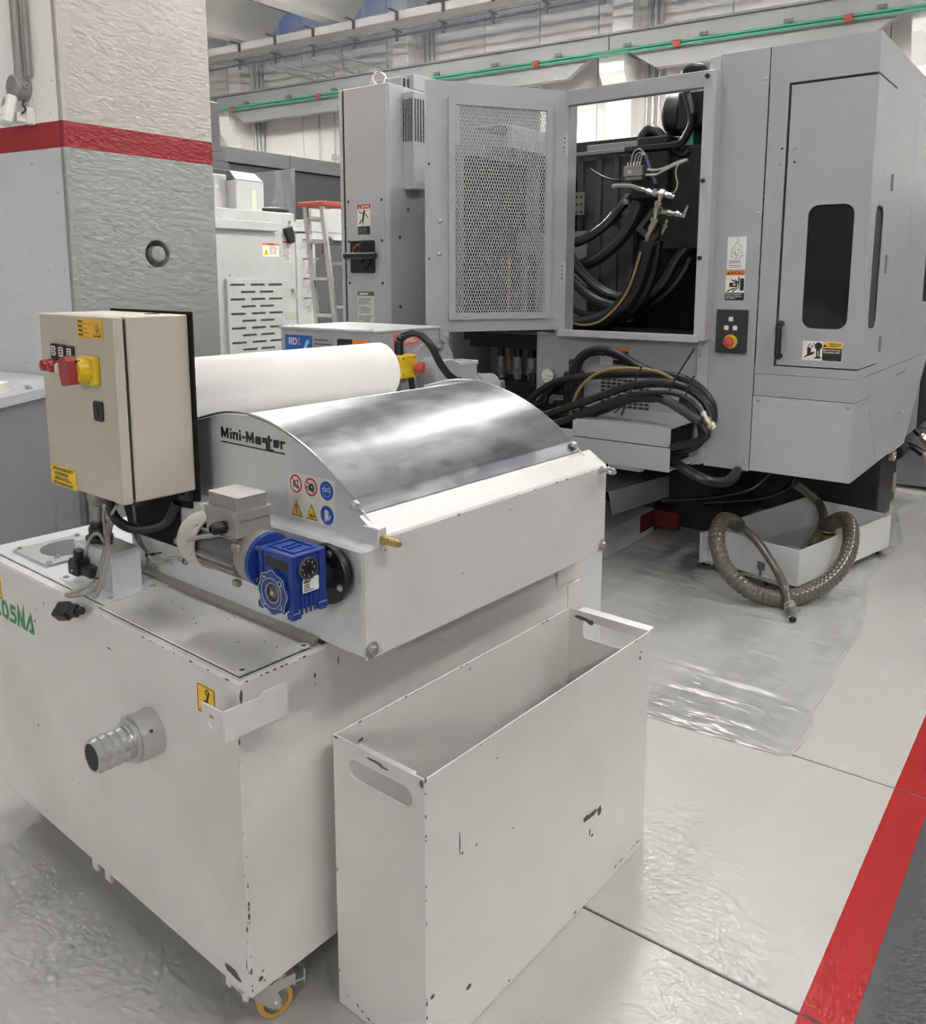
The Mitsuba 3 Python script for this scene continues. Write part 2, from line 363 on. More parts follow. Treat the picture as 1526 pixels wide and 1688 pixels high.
# other walls (unseen, tone chosen for the light they bounce), column, ceiling
struct('wall_front', box(-20.2, -20, FLY0, FLY1, 0, 9), 'unseenwall')
struct('wall_right', box(-20, 14.5, FLY0 - 0.2, FLY0, 0, 9), 'unseenwall')
struct('wall_far', box(-20, 13.0, 16.8, 17.0, 0, 9), 'unseenwall')
colp = Polygon([(2.735, 4.955), (3.745, 4.955), (3.745, 5.95), (2.665, 5.95)])
hole = trimesh.creation.cylinder(0.095, 0.16, 28, transform=trimesh.transformations.rotation_matrix(math.pi / 2, [1, 0, 0])); hole.apply_translation([3.285, 4.955, 1.747])
cm = trimesh.creation.extrude_polygon(colp, 7.0)
cm = trimesh.boolean.difference([cm, hole], engine='manifold')
clm = struct('column', cm, 'column', smooth=20)
obj('recess_plug', [lathe([(0.05, 0), (0.05, 0.085), (0.042, 0.09), (0, 0.09)], (3.285, 5.03, 1.747), (0, -1, 0)), tubeh((3.285, 5.03, 1.747), (3.285, 4.957, 1.747), 0.098, 0.088)], 'column', clm)
obj('plaster_edge', box(2.70, 2.737, 4.948, 4.99, 0, 7.0, 0.006), 'column', clm, smooth=False)
struct('wall_left', ext(Polygon([(2.705, 4.985), (2.735, 4.985), (2.25, 8.4), (2.20, 8.4)]), (0, 0, 0), (1, 0, 0), (0, 1, 0), 7.0), 'sidewall', smooth=False)

# precast roof: wing-shaped shells running to the back wall, glazed strips between them
def wing(y):
    T_ = np.linspace(0, 1, 9)
    lo = [(-0.14 - 0.62 * t, 6.12 + 0.50 * t ** 0.8) for t in T_][::-1] + [(0.14 + 0.96 * t, 6.12 + 0.50 * t ** 1.3) for t in T_]
    up = [(1.10, 6.68), (0.3, 6.62), (0.0, 6.5), (-0.3, 6.62), (-0.76, 6.68)]
    return Polygon([(y + a, b) for a, b in lo[:9] + [(-0.14, 6.1), (0.14, 6.1)] + lo[9:] + up]).buffer(0)
ceil = struct('ceiling', [box(11.9, 14.6, -9.2, 17.2, 6.9, 7.0), box(-20.2, -19.9, -9.2, 17.2, 6.6, 7.0), box(-20, 12, -9.2, -7.9, 6.55, 6.6), box(-20, 12, 15.3, 17.2, 6.55, 6.6)], 'ceilingpaint')
wy = [-7.05 + 2.33 * i for i in range(10)]
for y in wy:
    struct('roof_wing', ext(wing(y), (-20, 0, 0), (0, 1, 0), (0, 0, 1), 31.8), 'ceilingpaint', ceil, smooth=40)
    struct('end_pad', box(11.55, 11.85, y - 0.2, y + 0.2, 6.0, 6.1), 'darkpipe', ceil)
    struct('drain_pipe', cyl((11.95, y - 0.3, 5.9), (11.95, y - 0.3, 6.9), 0.03, 10), 'pilaster', ceil)

# skylights: a glazed strip between neighbouring wings, its frame and panes
for i, y in enumerate(wy[:-1]):
    yc, z = y + 1.335, 6.63
    w = struct('window_%d' % (i + 1), [box(-20, 11.9, yc - 0.25, yc - 0.205, z, z + 0.05), box(-20, 11.9, yc + 0.205, yc + 0.25, z, z + 0.05)], 'beam')
    for x in np.arange(-19.96, 11.8, 0.92):
        obj('bar', box(x, x + 0.04, yc - 0.21, yc + 0.21, z, z + 0.05), 'beam', w, smooth=False)
        if y > 5 and x > 4:
            obj('pane', box(x + 0.04, x + 0.92, yc - 0.21, yc + 0.21, z + 0.02, z + 0.024), 'pane', w, smooth=False)
    if y > 5: obj('pane', box(-20, 4.0, yc - 0.21, yc + 0.21, z + 0.02, z + 0.024), 'pane', w, smooth=False)
    else: obj('pane', box(-20, 11.9, yc - 0.21, yc + 0.21, z + 0.02, z + 0.024), 'pane', w, smooth=False)
# ceiling lamps, all out of view: placed to light the hall and back wall
for i, (x, y, ln, pw) in enumerate(UNSEEN_LAMPS):
    t = thing('unseen_ceiling_lamp', 'unseen long linear ceiling lamp under the roof, placed to light the machine hall', 'lamp', 'unseen ceiling lamps of the hall')
    obj('housing', box(x - ln / 2, x + ln / 2, y - 0.17, y + 0.17, LAMP_Z, LAMP_Z + 0.03, 0.005), 'white', t, smooth=False)
    obj('hanger', [cyl((x + s * ln * 0.4, y, LAMP_Z + 0.05), (x + s * ln * 0.4, y, 6.4), 0.008, 6) for s in (-1, 1)], 'steel', t)
    q = []
    for dy in (-0.13, 0.0, 0.13):
        q.append(box(x - ln / 2 + .03, x + ln / 2 - .03, y + dy - .03, y + dy + .03, LAMP_Z - .065, LAMP_Z - .003))
    k = obj('diffuser', q, 'white', t, smooth=False)
    scene[k]['emitter'] = {'type': 'area', 'radiance': rgb([LAMP_POWER * pw * c for c in LAMP_TINT])}

# ================================================================== coolant tank
FR = FILTER
TU, TV, TZ0, TZ1 = 0.9016, 1.3196, 0.131, 0.827
tank = thing('coolant_tank', 'scuffed white steel coolant tank on casters, green lettering on its left face', 'tank')
obj('body', [box(TU, 2.065, TV, 2.575, TZ0, TZ1, 0.006)], 'tank', tank, smooth=False)
obj('lid', [box(TU + 0.016, 1.09, TV + 0.018, 1.885, TZ1 - 0.002, TZ1 + 0.005, 0.002)], 'tank', tank, smooth=False)
obj('end_lid', [box(TU + 0.03, 2.0, 1.893, 2.56, TZ1 - 0.002, TZ1 + 0.004, 0.002)], 'hood', tank, smooth=False)
obj('lid_seam', [box(TU + 0.0145, TU + 0.0165, TV + 0.014, 1.89, TZ1 - 0.001, TZ1 + 0.001), box(TU + 0.0145, 1.093, TV + 0.0145, TV + 0.0175, TZ1 - 0.001, TZ1 + 0.0012), box(TU + 0.028, TU + 0.03, 1.89, 2.56, TZ1 - 0.001, TZ1 + 0.001)], 'seal', tank)
for q in [(0.932, 1.348), (1.083, 1.343)]:
    k = obj('lid_screw', lathe([(0.0145, 0), (0.0145, 0.002), (0.011, 0.0035), (0.006, 0.003), (0.0055, 0.001), (0, 0.001)], (q[0], q[1], TZ1 + 0.005), (0, 0, 1), 20), 'tank', tank)
    obj('socket', hexnut((q[0], q[1], TZ1 + 0.0062), (0, 0, 1), 0.005, 0.0012), 'seal', tank + '__' + k.split('__')[1])
# aluminium hose nozzle on the left face
nz = np.array([TU, 1.645, 0.611])
obj('hose_nozzle', [tubeh(nz, nz - [0.052, 0, 0], 0.053, 0.030, 40), tubeh(nz - [0.05, 0, 0], nz - [0.062, 0, 0], 0.047, 0.03, 40),
    lathe([(0.029, 0), (0.036, 0.004)] + [(0.0365 + 0.0035 * (k % 2) - 0.0015, 0.008 + 0.009 * k) for k in range(8)] + [(0.034, 0.082), (0.029, 0.082), (0.0285, 0)], nz - [0.058, 0, 0], (-1, 0, 0), 40)], 'alu', tank, 'ribbed aluminium hose nozzle')
obj('nozzle_hole', cyl(nz + [-0.03, -0.046, 0.028], nz + [-0.03, -0.0465, 0.0285], 0.004, 10), 'seal', tank)
obj('nozzle_bore_shade', cyl(nz - [0.001, 0, 0], nz - [0.004, 0, 0], 0.0295, 20), 'deepshade', tank)  # dark disc standing in for the shade inside the bore
# folded hanger bracket on the front corner
hb = ext(sbox(0, 0, 0.062, 0.060).difference(affinity.translate(affinity.scale(Point(0, 0).buffer(0.013), 0.85, 1.15), 0.030, 0.031)), (0.824, 1.319, 0.762), (0, -1, 0), (0, 0, 1), 0.004)
obj('hanger_bracket', [hb, ext(Polygon([(0, 0), (0.143, -0.004), (0.143, 0.064), (0.088, 0.064), (0.082, 0.057), (0, 0.060)]), (0.824, 1.257, 0.762), (1, 0, 0), (0, 0, 1), 0.004),
    box(0.901, 0.967, 1.257, 1.3205, 0.762, 0.766)], 'tank', tank, smooth=False)
# stickers and lettering
P = Print((TU - 0.0006, 1.4615, 0.722), (0, -1, 0), (0, 0, 1))
P.poly(sbox(0, 0, 0.063, 0.064), YEL)
P.poly(sbox(0.002, 0.002, 0.061, 0.062).difference(sbox(0.0035, 0.0035, 0.0595, 0.0605)), BLK, 1)
P.poly(LineString([(0.03, 0.018), (0.036, 0.036), (0.042, 0.050)]).buffer(0.003), BLK, 1).poly(Point(0.036, 0.05).buffer(0.007).difference(Point(0.036, 0.05).buffer(0.004)), BLK, 1)
P.poly(LineString([(0.016, 0.02), (0.026, 0.03), (0.04, 0.028)]).buffer(0.002), BLK, 1).lines(0.006, 0.011, 0.05, 2, 0.004, BLK)
P.done('lifting_sticker', tank, label='yellow lifting point sticker beside the bracket')
P = Print((TU - 0.0006, 2.47, 0.722), (0, -1, 0), (0, 0, 1))
P.poly(sbox(0, 0, 0.062, 0.066), YEL).poly(sbox(0.002, 0.002, 0.060, 0.064).difference(sbox(0.0035, 0.0035, 0.0585, 0.0625)), BLK, 1).poly(tri(0.03, 0.02, 0.035).difference(tri(0.03, 0.0235, 0.024)), BLK, 1).lines(0.008, 0.014, 0.046, 3, 0.004, BLK)
P.done('warning_sticker', tank, label='yellow warning sticker above the green lettering')
GRN = lin(30, 122, 62)
P = Print((TU - 0.0008, 2.458, 0.671), (0, -1, 0), (0, 0, 1))
def stroke(pts, w=0.0095): return LineString(pts).buffer(w / 2, cap_style=2, join_style=2)
hL = 0.05
glyph = {'L': [[(0.005, hL), (0.005, 0.005), (0.034, 0.005)]], 'O': [[(0.012, 0.005), (0.030, 0.005), (0.037, 0.016), (0.032, 0.038), (0.024, 0.045), (0.009, 0.045), (0.003, 0.034), (0.007, 0.01), (0.013, 0.005)]],
    'S': [[(0.040, 0.045), (0.014, 0.045), (0.010, 0.036), (0.014, 0.027), (0.034, 0.027), (0.038, 0.016), (0.032, 0.005), (0.0, 0.005)]],
    'M': [[(0.004, 0), (0.010, 0.047), (0.027, 0.012), (0.040, 0.047), (0.040, 0.0)]], 'A': [[(-0.004, 0), (0.030, 0.049), (0.042, 0.0)], [(0.018, 0.005), (0.042, 0.005)]]}
x = 0.0
for ch, adv in (('L', 0.044), ('O', 0.048), ('S', 0.048), ('M', 0.054), ('A', 0.05)):
    for g in glyph[ch]: P.poly(affinity.translate(stroke(g), x, 0), GRN, 0)
    x += adv
P.poly(Point(x + 0.004, 0.042).buffer(0.0042).difference(Point(x + 0.004, 0.042).buffer(0.0034)), GRN, 0).text('R', x + 0.0025, 0.0402, 0.0036, GRN, lv=0)
P.done('lettering', tank, label='green maker lettering')
# inspection plate with round window
obj('inspection_plate', ext(sbox(0, 0, 0.19, 0.212), (0.963, 2.257, TZ1 + 0.0045), (1, 0, 0), (0, 1, 0), 0.006), 'perspex', tank, 'translucent square cover plate')
obj('inspection_disc', cyl((1.075, 2.365, TZ1 + 0.0106), (1.075, 2.365, TZ1 + 0.0116), 0.076, 36), 'darkpipe', tank)
for q in [(0.975, 2.27), (0.975, 2.455), (1.14, 2.455), (1.012, 2.30)]:
    obj('plate_screw', [cyl((*q, TZ1 + 0.009), (*q, TZ1 + 0.013), 0.008, 12), hexnut((*q, TZ1 + 0.013), (0, 0, 1), 0.005, 0.005)], 'steel', tank)
# sensor housing: folded white box with cut-out, foot flanges, black pipe union on top
sb = [ext(sbox(0, 0, 0.185, 0.104).difference(rrect(-0.02, 0.075, 0.022, 0.062, 0.012)), (0.975, 2.115, TZ1 + 0.005), (0, -1, 0), (0, 0, 1), -0.004),
      ext(sbox(0, 0, 0.076, 0.104), (0.975, 1.934, TZ1 + 0.005), (1, 0, 0), (0, 0, 1), 0.004),
      box(0.975, 1.051, 1.93, 2.115, TZ1 + 0.105, TZ1 + 0.109, 0.001), box(1.047, 1.051, 1.93, 2.115, TZ1 + 0.005, TZ1 + 0.106)]
obj('sensor_housing', sb, 'hood', tank, smooth=False)
obj('housing_foot', box(0.944, 1.078, 1.893, 2.15, TZ1 + 0.003, TZ1 + 0.0065, 0.001), 'hood', tank, smooth=False)
for q in [(0.958, 1.91), (1.066, 1.907), (0.958, 2.137)]:
    obj('foot_screw', [cyl((*q, TZ1 + 0.006), (*q, TZ1 + 0.010), 0.008, 14, 0.002), hexnut((*q, TZ1 + 0.0095), (0, 0, 1), 0.005, 0.002)], 'zinc', tank)
obj('sensor', [cyl((1.0, 2.09, TZ1 + 0.045), (1.0, 1.94, TZ1 + 0.045), 0.024, 20)], 'black', tank)
obj('pipe_union', [lathe([(0, 0), (0.031, 0), (0.033, 0.006), (0.033, 0.014), (0.025, 0.016), (0.025, 0.036), (0.021, 0.04), (0.02, 0.05), (0, 0.05)], (1.012, 2.055, TZ1 + 0.109), (0, 0, 1), 24)], 'black', tank)
obj('union_pipe', [cyl((1.012, 2.055, TZ1 + 0.155), (1.012, 2.055, TZ1 + 0.20), 0.010, 12), lathe([(0, 0), (0.018, 0.004), (0.028, 0.016), (0.030, 0.03), (0.024, 0.045), (0.01, 0.052), (0, 0.054)], (1.03, 2.085, TZ1 + 0.19), (0.2, 0.3, 0.9), 18)], 'castalu', tank)
obj('wire_pin', tube([(0.96, 2.175, TZ1 + 0.12), (0.958, 2.173, TZ1 + 0.18), (0.962, 2.185, TZ1 + 0.215)], 0.0022, 6), 'castalu', tank)
obj('rating_plate', box(1.118, 1.119, 1.93, 1.99, 0.885, 0.94), 'white', tank)
# right side: hook bracket and far side panel
obj('hook_bracket', [box(2.066, 2.130, 1.318, 1.322, 0.60, 0.69), box(2.128, 2.132, 1.318, 1.36, 0.60, 0.69), box(2.066, 2.132, 1.318, 1.36, 0.598, 0.602)], 'tank', tank, smooth=False)
obj('rear_panel', box(2.07, 2.745, 1.60, 1.62, 0.12, 0.66, 0.003), 'hood', tank, smooth=False)
obj('rear_housing', box(2.07, 2.745, 1.62, 2.3, 0.12, 0.62, 0.003), 'hood', tank, smooth=False)
obj('pad', box(2.0, 2.115, 1.312, 1.3205, 0.705, 0.76, 0.002), 'tank', tank, smooth=False)
obj('pad_rear', box(2.066, 2.115, 1.3205, 1.36, 0.705, 0.76, 0.002), 'tank', tank, smooth=False)
# bottom rail and lugs
obj('bottom_lug', ext(Polygon([(0, 0), (0, -0.03), (0.012, -0.034), (0.02, -0.02), (0.055, -0.024), (0.06, -0.035), (0.075, -0.03), (0.08, 0)]), (0.912, 1.425, TZ0 + 0.001), (0, -1, 0), (0, 0, 1), -0.004), 'tank', tank)
for v in (1.965, 1.90): obj('bottom_lug', box(0.906, 0.912, v, v + 0.03, TZ0 - 0.026, TZ0 + 0.001), 'tank', tank)
def caster(u, v, ang, brake):
    a = frame(ang)
    def tr(m): m = m.copy(); m.apply_transform(a); m.apply_translation([u, v, 0]); return m
    k = obj('caster', tr(box(-0.05, 0.05, -0.045, 0.045, TZ0 - 0.012, TZ0 - 0.0005, 0.002)), 'zinc', tank, smooth=False)
    obj('plate_bolt', [tr(cyl((sx * 0.038, sy * 0.034, TZ0 - 0.012), (sx * 0.038, sy * 0.034, TZ0 - 0.018), 0.007, 10)) for sx in (-1, 1) for sy in (-1, 1)], 'zinc', k)
    fk = [lathe([(0.03, 0), (0.032, 0.006), (0.03, 0.012), (0, 0.012)], (0, 0, TZ0 - 0.024), (0, 0, 1), 20)]
    side = Polygon([(-0.028, 0.112), (0.028, 0.112), (0.03, 0.085), (0.045, 0.045), (0.038, 0.030), (0.024, 0.030), (-0.026, 0.085)])
    fk += [ext(side, (0, 0.022, 0), (1, 0, 0), (0, 0, 1), -0.003), ext(side, (0, -0.022, 0), (1, 0, 0), (0, 0, 1), -0.003), box(-0.028, 0.028, -0.022, 0.025, 0.105, 0.110)]
    obj('fork', [tr(m) for m in fk], 'zinc', k)
    obj('tyre', tr(lathe([(0.028, 0), (0.038, 0.001), (0.040, 0.005), (0.040, 0.025), (0.038, 0.029), (0.028, 0.030), (0.028, 0)], (0.034, -0.015, 0.0405), (0, 1, 0), 28)), 'polyu', k)
    obj('wheel_hub', tr(lathe([(0, -0.002), (0.012, -0.002), (0.012, 0.004), (0.028, 0.004), (0.028, 0.026), (0, 0.026)], (0.034, -0.013, 0.0405), (0, 1, 0), 24)), 'castalu', k)
    obj('axle', tr(cyl((0.034, -0.03, 0.0405), (0.034, 0.031, 0.0405), 0.007, 10)), 'steel', k)
    if brake:
        obj('brake', [tr(m) for m in (box(0.0, 0.075, -0.024, 0.024, 0.092, 0.098, 0.002), box(0.07, 0.076, -0.024, 0.024, 0.066, 0.096, 0.002), ext(Polygon([(0, 0.066), (0.075, 0.074), (0.076, 0.098), (0, 0.098)]), (0, -0.021, 0), (1, 0, 0), (0, 0, 1), 0.003), box(0.074, 0.098, -0.02, 0.02, 0.070, 0.075, 0.001), box(0.096, 0.10, -0.02, 0.02, 0.062, 0.094, 0.001))], 'zinc', k)
caster(0.965, 1.385, -0.35, True); caster(0.99, 2.44, 1.2, False); caster(2.0, 1.385, 2.0, False); caster(2.0, 2.5, 1.0, False)
# chipped paint: thin flakes of bare steel on edges and faces
def chips(o, eu, ev, lst, name, parent, m='chip'):
    ms = []
    for (x, y, w, h, sd) in lst:
        r = random.Random(sd); n = 11
        pg = Polygon([(x + w * (0.35 + 0.18 * r.random()) * math.cos(2 * math.pi * i / n), y + h * (0.35 + 0.18 * r.random()) * math.sin(2 * math.pi * i / n)) for i in range(n)]).buffer(0)
        ms.append(ext(pg, o, eu, ev, 0.0006))
    return obj(name, ms, m, parent, kind='stuff', label='bare spots where the paint is chipped', smooth=False)
rc = random.Random(3)
def edge(x0, y0, x1, y1, n, s=0.006, sd=1):
    r = random.Random(sd); L = []
    for i in range(n):
        t = r.random(); q = r.random() ** 2
        a = abs(x1 - x0) > abs(y1 - y0)
        L.append((x0 + (x1 - x0) * t, y0 + (y1 - y0) * t, s * (0.5 + 2.5 * q if a else 0.5 + 0.6 * q), s * (0.5 + 0.6 * q if a else 0.5 + 2.5 * q), i * 7 + sd))
    return L
H = TZ1 - TZ0
chips((TU - 0.0003, 2.57, TZ0), (0, -1, 0), (0, 0, 1), [(1.185, 0.033, 0.05, 0.020, 5), (1.206, 0.028, 0.03, 0.012, 6), (0.42, 0.645, 0.006, 0.006, 3), (0.37, 0.62, 0.005, 0.004, 4), (0.75, 0.62, 0.03, 0.003, 8), (0.86, 0.44, 0.004, 0.006, 9), (1.24, 0.08, 0.002, 0.03, 10), (0.55, 0.2, 0.004, 0.004, 12), (0.33, 0.28, 0.003, 0.012, 13)]
      + edge(0.7, H - 0.004, 1.24, H - 0.004, 16, 0.0045, 2) + edge(1.247, 0.02, 1.247, H - 0.01, 9, 0.006, 4), 'paint_chips', tank)
chips((TU, TV - 0.0003, TZ0), (1, 0, 0), (0, 0, 1), [(0.006, H - 0.03, 0.008, 0.03, 1), (0.085, H - 0.058, 0.011, 0.010, 2), (0.19, H - 0.055, 0.006, 0.012, 3), (0.255, H - 0.045, 0.004, 0.022, 4), (0.30, H - 0.035, 0.005, 0.012, 5), (0.025, 0.035, 0.012, 0.012, 6), (0.03, 0.05, 0.010, 0.004, 7), (0.034, 0.025, 0.004, 0.005, 9), (0.34, H - 0.02, 0.004, 0.01, 11), (0.19, H - 0.075, 0.005, 0.003, 14)]
      + edge(0.003, 0.02, 0.003, 0.36, 11, 0.006, 9) + edge(0.02, H - 0.004, 0.2, H - 0.004, 9, 0.005, 6) + edge(0.05, 0.004, 0.2, 0.004, 5, 0.005, 3), 'paint_chips', tank)
chips((TU, TV, TZ1 + 0.0052), (1, 0, 0), (0, 1, 0), [(0.08 + 0.1 * rc.random(), 0.03 + 0.5 * rc.random(), 0.004, 0.005, i) for i in range(10)], 'paint_chips', tank)

# ================================================================== scrap bin
BU0, BU1, BV0, BV1, BZ = 1.1062, 2.0194, 1.022, 1.284, 0.6454
sbin = thing('scrap_bin', 'tall narrow white sheet metal bin with hand slots, standing against the tank', 'bin')
W_ = BV1 - BV0; t_ = 0.004
end = sbox(0, 0, W_, BZ - 0.004)
slot = rrect(0.047, W_ - 0.032, BZ - 0.082, BZ - 0.038, 0.0219)
body = [box(BU0, BU1, BV0, BV0 + t_, 0.004, BZ, 0.0015), box(BU0, BU1, BV1 - t_, BV1, 0.004, BZ, 0.0015), box(BU0, BU1, BV0, BV1, 0.002, 0.008),
        ext(end.difference(slot), (BU0, BV1, 0.004), (0, -1, 0), (0, 0, 1), -t_)]
slot2 = Polygon([(0.055, BZ - 0.075), (0.235, BZ - 0.075), (0.235, BZ - 0.006), (0.06, BZ - 0.006)])
body.append(ext(end.difference(rrect(0.05, 0.225, BZ - 0.082, BZ - 0.03, 0.012)), (BU1, BV1, 0.004), (0, -1, 0), (0, 0, 1), t_))
obj('body', body, 'tank', sbin, smooth=False)
obj('rim_fold', box(BU0 - 0.003, BU0 + 0.010, BV0 + 0.028, BV1 - 0.075, BZ - 0.003, BZ + 0.003, 0.0015), 'tank', sbin, smooth=False)
obj('rim_fold', box(BU1 - 0.002, BU1 + 0.034, BV0 + 0.004, BV1 - 0.03, BZ - 0.006, BZ - 0.001, 0.0015), 'tank', sbin, smooth=False)
chips((BU0, BV0 - 0.0003, 0), (1, 0, 0), (0, 0, 1), [(0.625, 0.245, 0.075, 0.015, 41), (0.665, 0.237, 0.022, 0.03, 42), (0.60, 0.252, 0.03, 0.008, 43), (0.62, 0.20, 0.006, 0.022, 44), (0.632, 0.185, 0.012, 0.008, 45), (0.105, 0.455, 0.003, 0.05, 46), (0.113, 0.428, 0.008, 0.006, 47), (0.16, 0.42, 0.004, 0.008, 48), (0.29, 0.39, 0.004, 0.006, 49), (0.135, 0.10, 0.018, 0.012, 50), (0.02, 0.16, 0.014, 0.010, 51), (0.28, 0.012, 0.006, 0.006, 52), (0.06, 0.03, 0.006, 0.006, 53), (0.86, 0.585, 0.010, 0.010, 54), (0.866, 0.60, 0.010, 0.006, 55), (0.23, 0.585, 0.004, 0.004, 56)]
      + edge(0.003, 0.02, 0.003, BZ, 14, 0.006, 21) + edge(0.55, 0.01, 0.9, 0.03, 14, 0.005, 22) + edge(0.0, BZ - 0.003, 0.9, BZ - 0.003, 10, 0.004, 23), 'paint_chips', sbin)
chips((BU0 - 0.0003, BV1, 0), (0, -1, 0), (0, 0, 1), [(0.125, BZ - 0.014, 0.05, 0.006, 61), (0.15, BZ - 0.018, 0.03, 0.005, 62), (0.255, BZ - 0.01, 0.01, 0.018, 63), (0.01, BZ - 0.004, 0.016, 0.005, 64), (0.06, 0.03, 0.005, 0.006, 65), (0.075, 0.024, 0.004, 0.005, 66)] + edge(0.004, 0.05, 0.004, 0.5, 6, 0.004, 67) + edge(0.02, 0.04, 0.12, 0.01, 8, 0.004, 68), 'paint_chips', sbin)
chips((BU0, BV1 - t_ - 0.0003, 0), (1, 0, 0), (0, 0, 1), [(0.075, BZ - 0.045, 0.022, 0.007, 71), (0.45, BZ - 0.02, 0.010, 0.004, 72)] + edge(0.0, BZ - 0.002, 0.9, BZ - 0.002, 26, 0.004, 73), 'paint_chips', sbin)
chips((BU1 - 0.004 - 0.0003, BV1, 0), (0, -1, 0), (0, 0, 1), [(0.045, BZ - 0.02, 0.06, 0.012, 81), (0.075, BZ - 0.026, 0.03, 0.018, 82)], 'paint_chips', sbin)

# ================================================================== belt filter standing on the tank
HU0, HU1, PV, PZ0, LZ = 1.12, 2.048, 1.192, 0.831, 1.062
filt = thing('belt_filter', 'pale grey belt filter with curved scratched metal cover, mounted on the tank', 'filter machine')
obj('hood', [box(HU0, HU1, PV + 0.004, 2.10, PZ0 + 0.002, LZ, 0.006)], 'hood', filt, smooth=False)
obj('front_plate', [box(HU0, HU1 + 0.003, PV - 0.002, PV + 0.004, PZ0, LZ, 0.002), box(1.16, HU1 + 0.003, PV - 0.002, PV + 0.004, LZ - 0.004, 1.078, 0.002)], 'tank', filt, 'cream front plate', smooth=False)
obj('sloped_flange', ext(Polygon([(0, 0.0), (0.004, 0.006), (0.058, 0.040), (0.058, 0.034), (0.012, -0.01), (0, -0.012)]), (1.16, PV - 0.002, 1.076), (0, 1, 0), (0, 0, 1), HU1 + 0.003 - 1.16), 'tank', filt, smooth=False)
prof = [(1.232, 1.060), (1.232, 1.108), (1.274, 1.138), (1.325, 1.174), (1.395, 1.217), (1.445, 1.240), (1.496, 1.258), (1.56, 1.274), (1.627, 1.283), (1.69, 1.281), (1.743, 1.274), (1.839, 1.250), (1.90, 1.215), (1.95, 1.198), (2.10, 1.196), (2.10, 1.06)]
pp = np.array(prof)
obj('side_plate', ext(Polygon(prof), (1.173, 0, 0), (0, 1, 0), (0, 0, 1), 0.004), 'hood', filt, smooth=False)
obj('side_plate', ext(Polygon(prof), (2.0, 0, 0), (0, 1, 0), (0, 0, 1), 0.004), 'hood', filt, smooth=False)
inner = [(a, b - 0.006) for a, b in prof[1:-1]]
obj('upper_hood', ext(Polygon([(1.24, 1.06)] + inner + [(2.095, 1.06)]), (1.178, 0, 0), (0, 1, 0), (0, 0, 1), 0.82), 'hood', filt, smooth=30)
arc = spline([p for p in prof[2:9]], 6)
outer = [(a - 0.004, b + 0.005) for a, b in arc]; inn = [(a, b + 0.001) for a, b in arc][::-1]
lip = [(1.252, 1.122), (1.248, 1.112), (1.255, 1.116)]
obj('curved_cover', ext(Polygon([(1.250, 1.118)] + outer + inn), (1.170, 0, 0), (0, 1, 0), (0, 0, 1), 0.837), 'dome', filt, 'scratched shiny metal cover sheet', smooth=30)
rimc = [np.array([0, a, b + 0.004]) for a, b in spline(prof[2:12], 5)]
obj('rim_edge', tube([p + [1.1715, 0, 0] for p in rimc], 0.0032, 8, sm=False), 'steel', filt, kind=None)
obj('rim_edge', tube([p + [2.0045, 0, 0] for p in rimc], 0.0035, 8, sm=False), 'steel', filt)
for u in (1.166, 1.99):
    obj('cover_screw', [cyl((u - 0.004, 1.262, 1.132), (u - 0.010, 1.254, 1.142), 0.011, 16), dome((u - 0.009, 1.255, 1.141), (-0.5, -0.6, 0.7), 0.008, 0.006)], 'steel', filt)
obj('corner_block', box(1.156, 1.182, PV - 0.001, 1.235, 1.055, 1.100, 0.002), 'hood', filt, smooth=False)
obj('base_rail', box(HU0 - 0.02, HU0 + 0.01, 1.335, 2.10, TZ1 + 0.001, TZ1 + 0.016, 0.003), 'castalu', filt, smooth=False)
obj('base_seal', box(HU0 - 0.004, HU0 + 0.02, 1.325, 2.10, TZ1 + 0.004, TZ1 + 0.010), 'seal', filt)
def bolt_(p): obj('plate_bolt', [cyl(np.array(p), np.array(p) - [0, 0.003, 0], 0.017, 22), lathe([(0.0105, 0), (0.0105, 0.002), (0.009, 0.010), (0, 0.010)], np.array(p) - [0, 0.002, 0], (0, -1, 0), 6), cyl(np.array(p) - [0, 0.002, 0], np.array(p) - [0, 0.005, 0], 0.0125, 20)], 'zinc', filt)
bolt_((1.133, PV - 0.002, 0.852)); bolt_((2.034, PV - 0.002, 0.850))
def eyebolt(p, m, name_label):
    p = np.array(p)
    k = obj('eye_bolt', [cyl(p, p - [0, 0.016, 0], 0.010, 16, 0.003), ring(p - [0, 0.03, 0], (0.55, 0.1, 0.8), 0.0145, 0.0055)], m, filt, name_label)
eyebolt((1.168, PV - 0.001, 1.076), 'brass', 'yellowed eye bolt'); eyebolt((2.018, PV - 0.001, 1.073), 'steel', 'shiny eye bolt')
